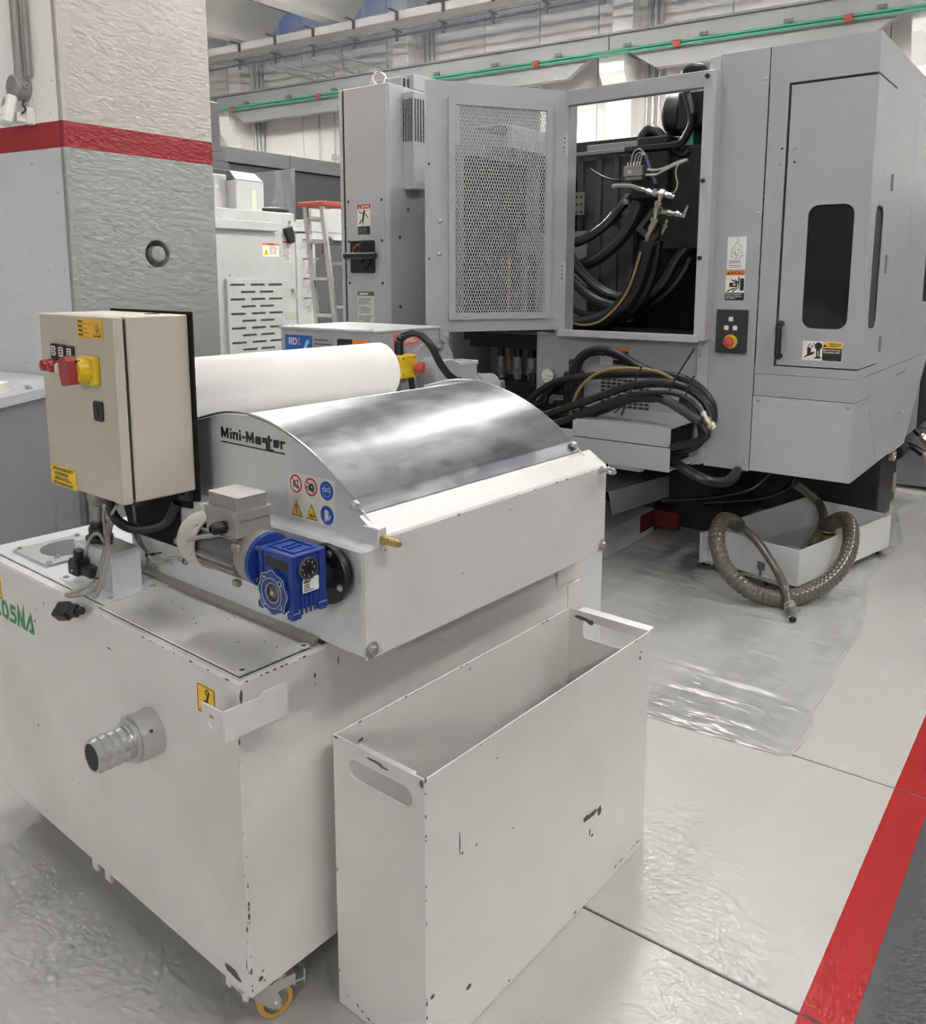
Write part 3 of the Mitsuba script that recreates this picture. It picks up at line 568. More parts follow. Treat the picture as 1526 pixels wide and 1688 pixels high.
# wording and safety pictograms on the side plate
P = Print((1.1722, 1.740, 1.2195), (0, -1, 0), (0, 0, 1))
Fh = 0.026
def word(strokes, x, y=0.0): 
    for g in strokes: P.poly(affinity.translate(stroke(g, 0.0058), x, y), BLK, 0)
hx = 0.0185
GL = {'M': ([[(0.003, 0), (0.003, Fh)], [(0.003, Fh - 0.002), (0.013, 0.006), (0.023, Fh - 0.002)], [(0.023, 0), (0.023, Fh)]], 0.031), 'i': ([[(0.003, 0), (0.003, hx - 0.002)], [(0.003, hx + 0.002), (0.003, Fh)]], 0.0095),
      'n': ([[(0.003, 0), (0.003, hx - 0.003), (0.0145, hx - 0.003), (0.0145, 0)]], 0.022), '-': ([[(0.0, 0.010), (0.010, 0.010)]], 0.0135),
      'a': ([[(0.001, hx - 0.003), (0.015, hx - 0.003), (0.015, 0.003), (0.003, 0.003), (0.003, 0.010), (0.015, 0.010)]], 0.0225), 's': ([[(0.016, hx - 0.003), (0.003, hx - 0.003), (0.003, 0.009), (0.014, 0.009), (0.014, -0.008)]], 0.0185),
      't': ([[(0.003, Fh), (0.003, -0.008), (0.016, -0.008)], [(0.0, hx - 0.003), (0.012, hx - 0.003)]], 0.0165), 'e': ([[(0.015, 0.009), (0.003, 0.009), (0.003, hx - 0.003), (0.015, hx - 0.003), (0.015, 0.009)], [(0.003, 0.009), (0.003, 0.003), (0.016, 0.003)]], 0.0215),
      'r': ([[(0.003, 0), (0.003, hx - 0.003), (0.015, hx - 0.003)]], 0.017)}
x = 0.0; tot = sum(GL[c][1] for c in 'Mini-Master'); sc = 0.245 / tot
mk = len(P.m)
for c in 'Mini-Master': word(GL[c][0], x); x += GL[c][1]
P.rect(0, -0.0115, tot * 0.735, -0.0085, BLK, 0); P.rect(tot * 0.755, -0.0115, tot * 0.98, -0.0085, BLK, 0)
for m in P.m: m.apply_scale([sc, 1, 1])
P.done('lettering', filt, label='black model lettering')
P = Print((1.1721, 1.491, 1.071), (0, -1, 0), (0, 0, 1))
P.poly(Polygon([(0, 0), (0.12, 0.0), (0.156, 0.016), (0.156, 0.103), (0, 0.103)]).difference(sbox(0.158, 0, 0.16, 0.01)), WHT)
for i, cx in enumerate((0.028, 0.079)):
    P.poly(Point(cx, 0.077).buffer(0.0205), REDC, 1).poly(Point(cx, 0.077).buffer(0.0165), WHT, 2)
    P.poly(LineString([(cx - 0.012, 0.089), (cx + 0.012, 0.065)]).buffer(0.0014), REDC, 3)
    if i == 0:
        for q in ((-0.004, -0.004), (0.007, -0.006)): P.poly(Point(cx + q[0], 0.077 + q[1]).buffer(0.0042).difference(Point(cx + q[0], 0.077 + q[1]).buffer(0.0025)), BLK, 4)
        P.poly(LineString([(cx - 0.009, 0.078), (cx - 0.001, 0.084)]).buffer(0.001), BLK, 4).poly(LineString([(cx + 0.002, 0.085), (cx + 0.009, 0.087), (cx + 0.007, 0.080)]).buffer(0.0009), BLK, 4)
    else:
        P.poly(Point(cx + 0.003, 0.077).buffer(0.008).difference(Point(cx + 0.003, 0.077).buffer(0.003)), BLK, 4).poly(Point(cx - 0.009, 0.074).buffer(0.005).difference(Point(cx - 0.009, 0.074).buffer(0.003)), BLK, 4)
        for a in range(10): P.poly(LineString([(cx + 0.003 + 0.008 * math.cos(a * .63), 0.077 + 0.008 * math.sin(a * .63)), (cx + 0.003 + 0.0105 * math.cos(a * .63), 0.077 + 0.0105 * math.sin(a * .63))]).buffer(0.0009), BLK, 4)
for cy in (0.077, 0.023): P.poly(Point(0.130, cy).buffer(0.021), BLU, 1)
P.poly(LineString([(0.118, 0.080), (0.142, 0.080)]).buffer(0.0006), WHT, 2)
for dx in (-0.006, 0.006): P.poly(Point(0.130 + dx, 0.079).buffer(0.005), WHT, 2).poly(Point(0.130 + dx, 0.079).buffer(0.003), BLU, 3)
P.poly(Point(0.130, 0.077).buffer(0.0135).difference(Point(0.130, 0.077).buffer(0.0129)), WHT, 2)
P.poly(unary_union([sbox(0.122, 0.010, 0.135, 0.024)] + [sbox(0.122 + 0.0034 * i, 0.02, 0.1248 + 0.0034 * i, 0.036 - abs(i - 1.3) * 0.0015) for i in range(4)] + [LineString([(0.135, 0.014), (0.142, 0.024)]).buffer(0.0016)]), WHT, 2)
P.poly(LineString([(0.120, 0.013), (0.138, 0.012)]).buffer(0.0006), BLU, 3)
for cx in (0.028, 0.079):
    P.poly(tri(cx, 0.004, 0.039), BLK, 1).poly(tri(cx, 0.006, 0.0335), YEL, 2)
P.poly(Polygon([(0.0262, 0.030), (0.0298, 0.030), (0.0288, 0.017), (0.0272, 0.017)]), BLK, 3).poly(Point(0.028, 0.0125).buffer(0.002), BLK, 3)
for q, r in ((0.076, 0.0045), (0.0865, 0.0032)): P.poly(Point(q, 0.0125).buffer(r).difference(Point(q, 0.0125).buffer(r * 0.55)), BLK, 3)
P.done('safety_sticker', filt, label='white sticker with six safety pictograms')
chips((HU0, PV - 0.0023, 0), (1, 0, 0), (0, 0, 1), [(0.055, 1.052, 0.006, 0.003, 1), (0.48, 1.047, 0.003, 0.005, 2), (0.30, 0.935, 0.003, 0.006, 3)] + edge(0.05, 1.076, 0.9, 1.076, 10, 0.004, 5), 'paint_chips', filt)
chips((HU0 - 0.0003, 2.4, 0), (0, -1, 0), (0, 0, 1), [(0.50, 0.88, 0.004, 0.008, 1), (0.42, 0.852, 0.003, 0.004, 2)], 'paint_chips', filt)
# mounting bracket for the control cabinet: thick black plate on the filter's side
obj('cabinet_bracket', ext(Polygon([(2.09, 0.930), (1.852, 0.932), (1.848, 1.040), (1.792, 1.044), (1.790, 1.062), (1.757, 1.068), (1.755, 1.52), (2.125, 1.52), (2.12, 1.0)]), (HU0 - 0.0005, 0, 0), (0, 1, 0), (0, 0, 1), -0.005), 'blackmat', filt, 'black bracket plate', smooth=False)
for q in [(1.865, 0.947), (2.05, 0.95)]:
    obj('bracket_bolt', bolt((HU0 - 0.005, *q), (-1, 0, 0), 0.006, 0.005, 0.009), 'zinc', filt)
obj('bracket_lug', [box(1.09, HU0 - 0.002, 1.775, 1.80, 1.068, 1.098, 0.003), cyl((1.09, 1.787, 1.08), (1.082, 1.787, 1.08), 0.008, 12)], 'black', filt)

# ================================================================== paper roll
roll = thing('paper_roll', 'big roll of white filter paper lying behind the curved cover', 'paper roll')
RC, RR = (2.0, 1.2935), 0.095
obj('paper', lathe([(0.04, 0.0), (RR - 0.004, 0.0), (RR, 0.004), (RR, 0.826), (RR - 0.004, 0.83), (0.04, 0.83), (0.04, 0)], (1.135, *RC), (1, 0, 0), 64), 'roll', roll, smooth=40)
obj('core', tubeh((1.13, *RC), (1.969, *RC), 0.0395, 0.034, 30), 'wood', roll)
for r in (0.09, 0.082, 0.073): obj('loose_edge', tubeh((1.964, *RC), (1.9665 + (0.095 - r) * 0.05, *RC), r + 0.001, r - 0.001, 48), 'cowl', roll)

# ================================================================== control cabinet
cab = thing('control_cabinet', 'beige electrical control cabinet with red main switch, fixed above the tank', 'cabinet')
CU0, CU1, CV0, CV1, CZ0, CZ1 = 0.931, 1.1135, 1.766, 2.121, 1.095, 1.514
obj('body', box(CU0 + 0.030, CU1, CV0, CV1, CZ0, CZ1, 0.003), 'beige', cab, smooth=False)
obj('door', box(CU0, CU0 + 0.0225, CV0 - 0.001, CV1, CZ0 - 0.001, CZ1, 0.003), 'beige', cab, smooth=False)
dk = cab + '__door'
obj('door_seal', box(CU0 + 0.022, CU0 + 0.031, CV0 + 0.006, CV1 - 0.006, CZ0 + 0.006, CZ1 - 0.006), 'seal', cab)
obj('top_hole', cyl((1.075, 1.855, CZ1 - 0.001), (1.075, 1.855, CZ1 + 0.0012), 0.018, 24), 'seal', cab)
def btn(v, z, m):
    obj('legend_plate', box(CU0 - 0.006, CU0 + 0.0005, v - 0.017, v + 0.017, z - 0.016, z + 0.05, 0.002), 'black', dk)
    P = Print((CU0 - 0.0064, v + 0.011, z + 0.022), (0, -1, 0), (0, 0, 1))
    P.poly(sbox(0, 0, 0.022, 0.022), WHT).lines(0.004, 0.019, 0.014, 3, 0.006, BLK, 0.5, seed=int(v * 1000))
    P.done('legend', dk)
    obj('push_button', lathe([(0.0145, 0), (0.0145, 0.010), (0.0125, 0.011), (0.0128, 0.014), (0.0135, 0.018), (0.0138, 0.026), (0.012, 0.031), (0.007, 0.033), (0, 0.0335)], (CU0 - 0.006, v, z), (-1, 0, 0), 28), m, dk)
btn(2.043, 1.394, 'redglass'); btn(2.006, 1.393, 'redglass'); btn(1.966, 1.392, 'ivory')
obj('switch_plate', [box(CU0 - 0.014, CU0 + 0.0005, 1.835, 1.913, 1.358, 1.424, 0.004), lathe([(0.03, 0), (0.03, 0.012), (0.026, 0.026), (0, 0.026)], (CU0 - 0.013, 1.876, 1.391), (-1, 0, 0), 32)], 'yellow', dk)
obj('main_switch', [ext(affinity.rotate(Polygon([(-0.017, -0.033), (0.017, -0.033), (0.021, -0.012), (0.02, 0.02), (0.011, 0.031), (-0.011, 0.031), (-0.02, 0.02), (-0.021, -0.012)]), 8), (CU0 - 0.036, 1.884, 1.394), (0, -1, 0), (0, 0, 1), 0.024)], 'red', dk)
obj('switch_window', [box(CU0 - 0.0405, CU0 - 0.012, 1.862, 1.874, 1.410, 1.416), box(CU0 - 0.016, CU0 - 0.012, 1.862, 1.872, 1.364, 1.368)], 'black', dk)
obj('door_lock', box(CU0 - 0.008, CU0 + 0.0005, 1.830, 1.868, 1.277, 1.323, 0.004), 'black', dk)
obj('lock_insert', cyl((CU0 - 0.007, 1.849, 1.298), (CU0 - 0.010, 1.849, 1.298), 0.009, 16), 'seal', dk)
P = Print((CU0 - 0.0006, 1.929, 1.462), (0, -1, 0), (0, 0, 1))
P.poly(sbox(0, 0, 0.117, 0.045), lin(236, 184, 48))
for y in (0.037, 0.027, 0.017, 0.007): P.rect(0.006, y - 0.004, 0.055 + 0.01 * math.sin(y * 900), y - 0.0032, BLK).rect(0.006, y - 0.0005, 0.026, y + 0.003, BLK)
P.poly(tri(0.092, 0.006, 0.034), BLK, 1).poly(tri(0.092, 0.0085, 0.028), lin(236, 184, 48), 2).poly(Polygon([(0.094, 0.028), (0.089, 0.018), (0.092, 0.018), (0.090, 0.011), (0.096, 0.020), (0.0925, 0.020)]), BLK, 3)
P.done('voltage_sticker', dk, label='yellow high voltage sticker')
P = Print((CU0 - 0.0006, 2.1145, 1.092), (0, -1, 0), (0, 0, 1))
P.poly(sbox(0, 0, 0.131, 0.050), lin(240, 196, 30)).lines(0.012, 0.046, 0.108, 2, 0.0045, BLK, 0.6, seed=2).lines(0.02, 0.034, 0.09, 2, 0.0045, BLK, 0.6, seed=3).lines(0.02, 0.022, 0.09, 2, 0.0045, BLK, 0.6, seed=4).lines(0.01, 0.010, 0.115, 2, 0.0045, BLK, 0.6, seed=5)
P.done('notice_sticker', dk, label='yellow notice sticker')
for v, z in ((1.82, CZ0), (1.86, CZ0), (1.91, CZ0), (1.96, CZ0)):
    obj('cable_gland', cyl((1.0, v, z + 0.001), (1.0, v, z - 0.022), 0.013, 6), 'black', cab)
obj('corrugated_duct', tube([(1.0, 1.965, 1.09), (1.0, 1.96, 1.03), (1.02, 1.94, 0.995), (1.05, 1.91, 0.985), (1.09, 1.87, 1.0), (1.108, 1.845, 1.05)], 0.012, 10), 'rubber', cab)

# ================================================================== gear motor
gm = thing('gear_motor', 'blue worm gearbox with grey finned electric motor on the side of the filter', 'motor')
GV, GZ = 1.2725, 1.006
obj('mounting_flange', [lathe([(0.022, 0.02), (0.03, 0.02), (0.031, -0.035), (0.022, -0.04)], (1.085, GV, GZ), (1, 0, 0), 36), lathe([(0.02, 0), (0.0605, 0), (0.0625, 0.002), (0.0625, 0.0125), (0.0605, 0.0145), (0.02, 0.0145)], (1.085, GV, GZ), (1, 0, 0), 56)], 'black', gm, 'round black mounting flange')
obj('flange_spacer', lathe([(0, 0), (0.045, 0), (0.045, 0.022), (0, 0.022)], (1.099, GV, GZ), (1, 0, 0), 32), 'black', gm)
for a in (0.35, 1.92, 3.49, 5.06):
    obj('flange_bolt', bolt((1.085, GV + 0.050 * math.cos(a), GZ + 0.050 * math.sin(a)), (-1, 0, 0), 0.0055, 0.004, 0.0075), 'steel', gm)
x0, x1, y0, y1, z0, z1 = 0.960, 1.040, 1.219, 1.322, 0.962, 1.086
gb = [box(x0 + .004, x1, y0 + .004, y1, z0 + .012, z1 - .004, 0.003)]
gb += [box(x0, x1 + .004, y0, y1, z1 - 0.006, z1, 0.002), box(x0, x0 + .012, y0, y0 + .012, z0, z1, .002), box(x1 - .012, x1 + .004, y0, y0 + .012, z0, z1, .002), box(x0, x0 + .012, y1 - .012, y1, z0, z1, .002)]
gb += [box(x0 - .002, x0 + .02, y0 - .002, y0 + .016, z0 - .002, z0 + .012, .002), box(x1 - .02, x1 + .006, y0 - .002, y0 + .014, z0 + .004, z0 + .018, .002), box(x0 - .002, x0 + .016, y1 - .016, y1 + .002, z0 + .002, z0 + .016, .002)]
gb += [box(x0 + 0.022 + 0.0105 * i, x0 + 0.026 + 0.0105 * i, y0 + .0005, y0 + .006, z0 + .004, z0 + 0.045, .001) for i in range(4)]
gb += [box(x0 + 0.0005, x0 + .006, y0 + 0.03 + 0.016 * i, y0 + 0.036 + 0.016 * i, z0 + .004, z0 + .014) for i in range(3)]
gb += [box(x0 + .014, x1 - .01, y0 + .012, y0 + .016, z1, z1 + .003, .001), box(x0 + .014, x1 - .01, y1 - .018, y1 - .014, z1, z1 + .003, .001), box(x0 + .014, x0 + .018, y0 + .012, y1 - .014, z1, z1 + .003, .001), box(x1 - .014, x1 - .010, y0 + .012, y1 - .014, z1, z1 + .003, .001), box(x0 + .026, x1 - .022, y0 + .04, y0 + .045, z1, z1 + .003), box(x0 + .026, x1 - .022, y0 + .056, y0 + .061, z1, z1 + .003)]
obj('gearbox', gb, 'blue', gm, 'blue cast gearbox housing', smooth=False)
obj('side_recess', box(x0 + .0032, x0 + .0042, y0 + .015, y1 - .02, z1 - .034, z1 - .016), 'seal', gm)
cx, cz = 1.2715, 1.0055
wav = Polygon([(( .0475 + .0024 * math.cos(8 * t)) * math.cos(t), (.0475 + .0024 * math.cos(8 * t)) * math.sin(t)) for t in np.linspace(0, 2 * np.pi, 96, endpoint=False)])
obj('output_cover', [ext(affinity.scale(wav, .9, .92).difference(Point(0, 0).buffer(0.020)), (x0 + .004, cx, cz), (0, -1, 0), (0, 0, 1), 0.010)], 'blue', gm, smooth=20)
obj('cover_edge', [ext(affinity.scale(wav, .9, .92).difference(affinity.scale(wav, .86, .88)), (x0 - .0055, cx, cz), (0, -1, 0), (0, 0, 1), 0.001), tubeh((x0 + .002, cx, cz), (x0 - .009, cx, cz), 0.0305, 0.029, 40)] + [box(x0 - .0068, x0 - .0045, cx + .033 * math.cos(a) - .0055, cx + .033 * math.cos(a) + .0055, cz + .033 * math.sin(a) - .0055, cz + .033 * math.sin(a) + .0055, .001) for a in (0.8, 2.37, 3.94, 5.5)], 'alu', gm, 'bare metal cover rim', smooth=20)
obj('bearing_ring', [lathe([(0.020, 0.004), (0.029, 0.004), (0.0285, -0.007), (0.021, -0.007), (0.020, 0.004)], (x0, cx, cz), (1, 0, 0), 40)], 'blue', gm)
obj('output_shaft', [tubeh((x0 + .004, cx, cz), (x0 - .007, cx, cz), 0.0205, 0.0185, 36), lathe([(0, 0), (0.004, 0), (0.005, 0.003)], (x0 - .008, cx, cz), (1, 0, 0), 18)], 'steel', gm)
obj('shaft_end', lathe([(0, 0), (0.008, 0), (0.010, 0.003), (0.018, 0.004), (0.018, 0.012)], (x0 - .0065, cx, cz), (1, 0, 0), 24), 'darkpipe', gm)
obj('shaft_seal', [lathe([(0.0185, 0), (0.0095, 0.001), (0.0095, 0.01)], (x0 - .004, cx, cz), (1, 0, 0), 24)], 'seal', gm)
for a in (0.8, 2.37, 3.94, 5.5): obj('cover_bolt', cyl((x0 - .0068, cx + .033 * math.cos(a), cz + .033 * math.sin(a)), (x0 - .0074, cx + .033 * math.cos(a), cz + .033 * math.sin(a)), 0.003, 8), 'black', gm)
bx, bz = 0.9985, 1.0545
obj('input_cover', [lathe([(0.0, 0.0), (0.005, 0.0), (0.0055, -0.003), (0.012, -0.002), (0.017, -0.002), (0.020, -0.004), (0.0205, 0.004)], (bx, y0 + .001, bz), (0, 1, 0), 36)] , 'black', gm, 'round black cover')
obj('cover_ring', tubeh((bx, y0 + .002, bz), (bx, y0 - .0045, bz), 0.0215, 0.0202, 36), 'darkpipe', gm)
for i in range(8): obj('cover_slot', box(bx + .0145 * math.cos(i * .785) - .0016, bx + .0145 * math.cos(i * .785) + .0016, y0 - .0022, y0 - .0008, bz + .0145 * math.sin(i * .785) - .0022, bz + .0145 * math.sin(i * .785) + .0022), 'castalu', gm)
P = Print((x0 + .024, y0 - .0004, z0 + .0455), (1, 0, 0), (0, 0, 1))
P.poly(rrect(0, 0.040, 0, 0.028, 0.003), WHT).rect(0.003, 0.0195, 0.019, 0.0225, BLK).poly(Point(0.008, 0.0245).buffer(0.0018), BLK, 1).lines(0.003, 0.017, 0.017, 4, 0.0032, BLK, .45, seed=9).lines(0.003, 0.004, 0.032, 1, 0.003, BLK, .45, seed=8)
P.done('rating_plate', gm, label='white rating label')
ox, oz = 0.9985, 1.046
obj('adapter_flange', [lathe([(0, 0), (0.020, 0), (0.024, 0.004), (0.03, 0.014), (0.0545, 0.016), (0.0555, 0.018), (0.0555, 0.026), (0.0, 0.026)], (ox, y1 - 0.006, oz), (0, 1, 0), 48)] + [box(ox + .03 * math.cos(a) - .003, ox + .03 * math.cos(a) + .003, y1 - .004, y1 + .012, oz + .03 * math.sin(a) - .003, oz + .03 * math.sin(a) + .003) for a in (.8, 2.4, 3.9, 5.5)], 'blue', gm, 'round blue adapter flange')
for a in (.75, 2.35, 3.9, 5.45): obj('flange_bolt', hexnut((ox + .046 * math.cos(a), y1 + .010, oz + .046 * math.sin(a)), (0, -1, 0), .005, .006), 'steel', gm)
my = y1 + 0.020
obj('motor_end', lathe([(0, 0), (0.0545, 0), (0.0555, 0.002), (0.0545, 0.030), (0.048, 0.044), (0.046, 0.05), (0, 0.05)], (ox, my, oz), (0, 1, 0), 48), 'castalu', gm, smooth=30)
obj('motor_body', lathe([(0, 0), (0.044, 0), (0.044, 0.15), (0, 0.15)], (ox, my + 0.045, oz), (0, 1, 0), 40), 'darkpipe', gm)  # darker than the fins: shade between them put into its colour
for i in range(19):
    a = -2.9 + i * 0.29
    if 0.95 < a < 2.2: continue
    c_, s_ = math.cos(a), math.sin(a)
    fin = box(0.042, 0.0545, my + 0.048, my + 0.185, -0.0026, 0.0026, 0.001)
    M = np.eye(4); M[:3, 0], M[:3, 1], M[:3, 2], M[:3, 3] = [c_, 0, s_], [0, 1, 0], [-s_, 0, c_], [ox, 0, oz]
    fin.apply_transform(M); obj('cooling_fin', fin, 'castalu', gm, smooth=False)
obj('foot_lug', box(ox - .05, ox - .036, my + .035, my + .055, oz - .055, oz - .042, .003), 'castalu', gm)
obj('foot_lug', box(ox - .056, ox - .046, my + .02, my + .045, oz + .02, oz + .036, .003), 'castalu', gm)
obj('fan_cowl', lathe([(0.0535, 0), (0.0575, 0), (0.0585, 0.012), (0.0585, 0.055), (0.054, 0.068), (0.044, 0.078), (0.02, 0.081), (0, 0.081)], (ox, my + 0.172, oz), (0, 1, 0), 48), 'cowl', gm, 'beige fan cowl', smooth=35)
for a in (0.5, 2.3, 3.4, 5.0): obj('cowl_screw', dome((ox + .0582 * math.cos(a), my + .185, oz + .0582 * math.sin(a)), (math.cos(a), 0, math.sin(a)), .005, .005), 'steel', gm)
tb = rrect(0, 0.085, 0, 0.115, 0.012)
obj('terminal_box', [ext(tb, (0.952, my + 0.030, oz + 0.045), (1, 0, 0), (0, 1, 0), 0.052), ext(tb.buffer(0.003), (0.952, my + 0.030, oz + 0.080), (1, 0, 0), (0, 1, 0), 0.018)], 'castalu', gm, 'grey terminal box', smooth=30)
obj('terminal_lid', ext(tb.buffer(-0.006), (0.952, my + 0.030, oz + 0.098), (1, 0, 0), (0, 1, 0), 0.027), 'castalu', gm, smooth=30)
obj('cable_gland', [hexnut((0.952, my + .072, oz + .063), (-1, 0, 0), .013, .008), lathe([(0.012, 0), (0.012, 0.018), (0.009, 0.024), (0.006, 0.025)], (0.946, my + .072, oz + .063), (-1, 0.2, 0), 14)], 'black', gm, smooth=30)

# hose and cable runs, points in metres (c.. and op.. in the hall, cb.. on the filter)
op1=[(4.720,2.792,1.813),(4.750,2.761,1.814),(4.750,2.689,1.819),(4.780,2.605,1.859),(4.800,2.517,1.924),(4.850,2.448,2.024),(4.900,2.415,2.093)]
op2=[(4.720,2.724,1.654),(4.720,2.645,1.674),(4.720,2.545,1.707),(4.720,2.441,1.772),(4.720,2.348,1.862),(4.720,2.286,1.964),(4.720,2.260,2.033)]
op3=[(4.620,2.718,1.849),(4.620,2.677,1.781),(4.620,2.613,1.686),(4.620,2.511,1.586),(4.620,2.396,1.514),(4.620,2.271,1.486),(4.620,2.214,1.490)]
op4=[(4.600,2.713,1.801),(4.600,2.673,1.747),(4.600,2.592,1.639),(4.600,2.468,1.540),(4.600,2.363,1.491),(4.600,2.261,1.473),(4.600,2.204,1.474)]
op5=[(4.560,2.694,1.673),(4.560,2.662,1.632),(4.560,2.568,1.546),(4.560,2.452,1.468),(4.560,2.312,1.431),(4.560,2.226,1.439)]
op6=[(4.550,2.684,1.471),(4.550,2.652,1.445),(4.550,2.558,1.393),(4.550,2.445,1.382),(4.550,2.320,1.412),(4.550,2.236,1.452)]
op7=[(4.500,2.660,1.358),(4.500,2.621,1.349),(4.500,2.551,1.325),(4.500,2.468,1.321),(4.500,2.380,1.347),(4.500,2.295,1.414),(4.500,2.227,1.498),(4.500,2.181,1.599),(4.500,2.152,1.693),(4.500,2.138,1.742)]
op8=[(4.560,2.117,1.799),(4.560,2.138,1.719),(4.560,2.163,1.631),(4.560,2.201,1.536),(4.560,2.269,1.445),(4.560,2.368,1.368),(4.560,2.509,1.327),(4.560,2.655,1.302)]
op9=[(4.660,2.119,1.809),(4.660,2.128,1.695),(4.660,2.159,1.580),(4.660,2.212,1.476),(4.660,2.302,1.383),(4.660,2.449,1.311),(4.660,2.602,1.292)]
op10=[(4.800,1.994,1.773),(4.800,2.052,1.697),(4.800,2.117,1.580),(4.800,2.206,1.487),(4.800,2.299,1.432),(4.800,2.402,1.396)]
op11=[(4.850,1.985,1.722),(4.850,2.035,1.619),(4.850,2.122,1.514),(4.850,2.234,1.432),(4.850,2.351,1.375)]
tp1=[(4.850,2.329,2.396),(4.850,2.308,2.442),(4.850,2.271,2.466),(4.850,2.224,2.447),(4.850,2.178,2.402),(4.850,2.124,2.350),(4.850,2.056,2.314),(4.850,2.021,2.335)]
tp2=[(4.900,2.299,2.399),(4.900,2.308,2.434),(4.900,2.278,2.459),(4.900,2.223,2.427),(4.900,2.161,2.366),(4.900,2.092,2.313),(4.900,2.018,2.300)]
tp3=[(4.800,2.029,2.663),(4.800,2.027,2.618),(4.800,2.003,2.550),(4.800,1.992,2.471),(4.800,2.018,2.408),(4.800,2.052,2.365),(4.800,2.102,2.356)]
tp4=[(4.700,2.002,2.688),(4.700,1.994,2.724),(4.700,1.956,2.741),(4.700,1.908,2.731),(4.700,1.887,2.704)]
tp5=[(4.740,2.006,2.708),(4.740,1.993,2.735),(4.740,1.952,2.739),(4.740,1.902,2.707)]
tb1=[(4.700,2.314,2.263),(4.700,2.306,2.307),(4.700,2.284,2.334),(4.700,2.257,2.336),(4.700,2.229,2.313),(4.700,2.215,2.288)]
tb2=[(4.700,2.291,2.261),(4.700,2.283,2.301),(4.700,2.266,2.318),(4.700,2.238,2.314),(4.700,2.217,2.288)]
tb3=[(4.700,2.270,2.260),(4.700,2.265,2.296),(4.700,2.247,2.309),(4.700,2.229,2.301),(4.700,2.215,2.284)]
tb4=[(4.700,2.252,2.259),(4.700,2.249,2.291),(4.700,2.238,2.304),(4.700,2.224,2.297),(4.700,2.212,2.280)]
tb5=[(4.700,2.222,2.301),(4.700,2.205,2.259),(4.700,2.190,2.218),(4.700,2.170,2.176),(4.700,2.151,2.134)]
tb6=[(4.680,2.198,2.216),(4.680,2.145,2.208),(4.680,2.080,2.220),(4.680,2.016,2.242),(4.680,1.957,2.253)]
tb7=[(4.660,2.197,2.184),(4.660,2.135,2.182),(4.660,2.083,2.202),(4.660,2.036,2.222),(4.660,1.994,2.235),(4.660,1.948,2.247)]
tb8=[(4.660,1.999,2.235),(4.660,2.014,2.201),(4.660,2.013,2.162),(4.660,2.002,2.122),(4.660,2.014,2.083),(4.660,2.039,2.065)]
tb9=[(4.660,2.406,2.128),(4.660,2.378,2.133),(4.660,2.290,2.125),(4.660,2.253,2.113),(4.660,2.221,2.103)]
wire1=[(4.900,2.691,2.275),(4.900,2.623,2.233),(4.900,2.531,2.198),(4.900,2.433,2.192)]
fitA=[(4.640,2.211,2.101),(4.640,2.175,2.091),(4.640,2.135,2.076),(4.640,2.095,2.074),(4.640,2.043,2.059),(4.640,2.008,2.046)]
fitB=[(4.620,2.077,2.064),(4.620,2.089,2.025),(4.620,2.105,1.986),(4.620,2.111,1.934),(4.620,2.123,1.898),(4.620,2.144,1.846),(4.620,2.155,1.806)]
fitC=[(4.660,2.109,1.974),(4.660,2.056,1.966),(4.660,2.004,1.956),(4.660,1.965,1.942),(4.660,1.949,1.957),(4.660,1.933,2.000)]
fitD=[(4.660,2.055,1.926),(4.660,2.062,1.898),(4.660,2.072,1.874),(4.660,2.082,1.846)]
c1=[(4.150,2.760,0.775),(4.150,2.696,0.844),(4.150,2.583,0.943),(4.120,2.436,1.022),(4.120,2.236,1.066),(4.120,1.966,1.095),(4.120,1.755,1.100),(4.120,1.632,1.062),(4.120,1.554,0.992),(4.120,1.531,0.925),(4.120,1.540,0.863)]
c2=[(4.000,2.598,0.776),(4.000,2.488,0.826),(4.000,2.305,0.899),(4.000,2.123,0.972),(4.000,1.949,1.042),(4.000,1.783,1.072),(4.000,1.638,1.063),(4.000,1.543,1.007),(4.000,1.510,0.957),(4.000,1.492,0.907)]
c3=[(4.160,2.400,0.974),(4.160,2.377,1.053),(4.160,2.350,1.131),(4.160,2.280,1.194),(4.160,2.187,1.214),(4.160,2.087,1.196),(4.160,1.978,1.141),(4.160,1.856,1.097)]
c4=[(4.200,2.355,0.999),(4.200,2.352,1.068),(4.200,2.339,1.129),(4.200,2.292,1.174),(4.200,2.217,1.190),(4.200,2.125,1.179),(4.200,2.015,1.128),(4.200,1.908,1.090)]
c5=[(4.080,2.348,0.757),(4.080,2.331,0.844),(4.080,2.309,0.931),(4.080,2.259,1.018),(4.080,2.169,1.089),(4.080,2.062,1.121),(4.080,1.940,1.130),(4.080,1.821,1.121),(4.080,1.737,1.089)]
c6=[(3.980,2.524,0.752),(3.980,2.425,0.788),(3.980,2.292,0.836),(3.980,2.093,0.929),(3.980,1.938,0.990),(3.980,1.804,1.002),(3.980,1.706,0.980),(3.980,1.617,0.935),(3.980,1.537,0.890),(3.980,1.509,0.848),(3.980,1.534,0.815),(3.980,1.602,0.784),(3.980,1.689,0.758)]
c7=[(4.200,2.750,0.769),(4.200,2.665,0.832),(4.200,2.572,0.876),(4.200,2.553,0.940),(4.200,2.473,0.999),(4.200,2.394,1.013)]
c8=[(3.960,1.928,1.009),(3.960,1.796,1.028),(3.960,1.683,1.033),(3.960,1.612,1.013),(3.960,1.564,0.980),(3.960,1.524,0.939)]
c9=[(4.100,1.762,0.674),(4.100,1.711,0.649),(4.100,1.644,0.618),(4.120,1.554,0.580),(4.200,1.496,0.561),(4.300,1.478,0.572),(4.400,1.493,0.584)]
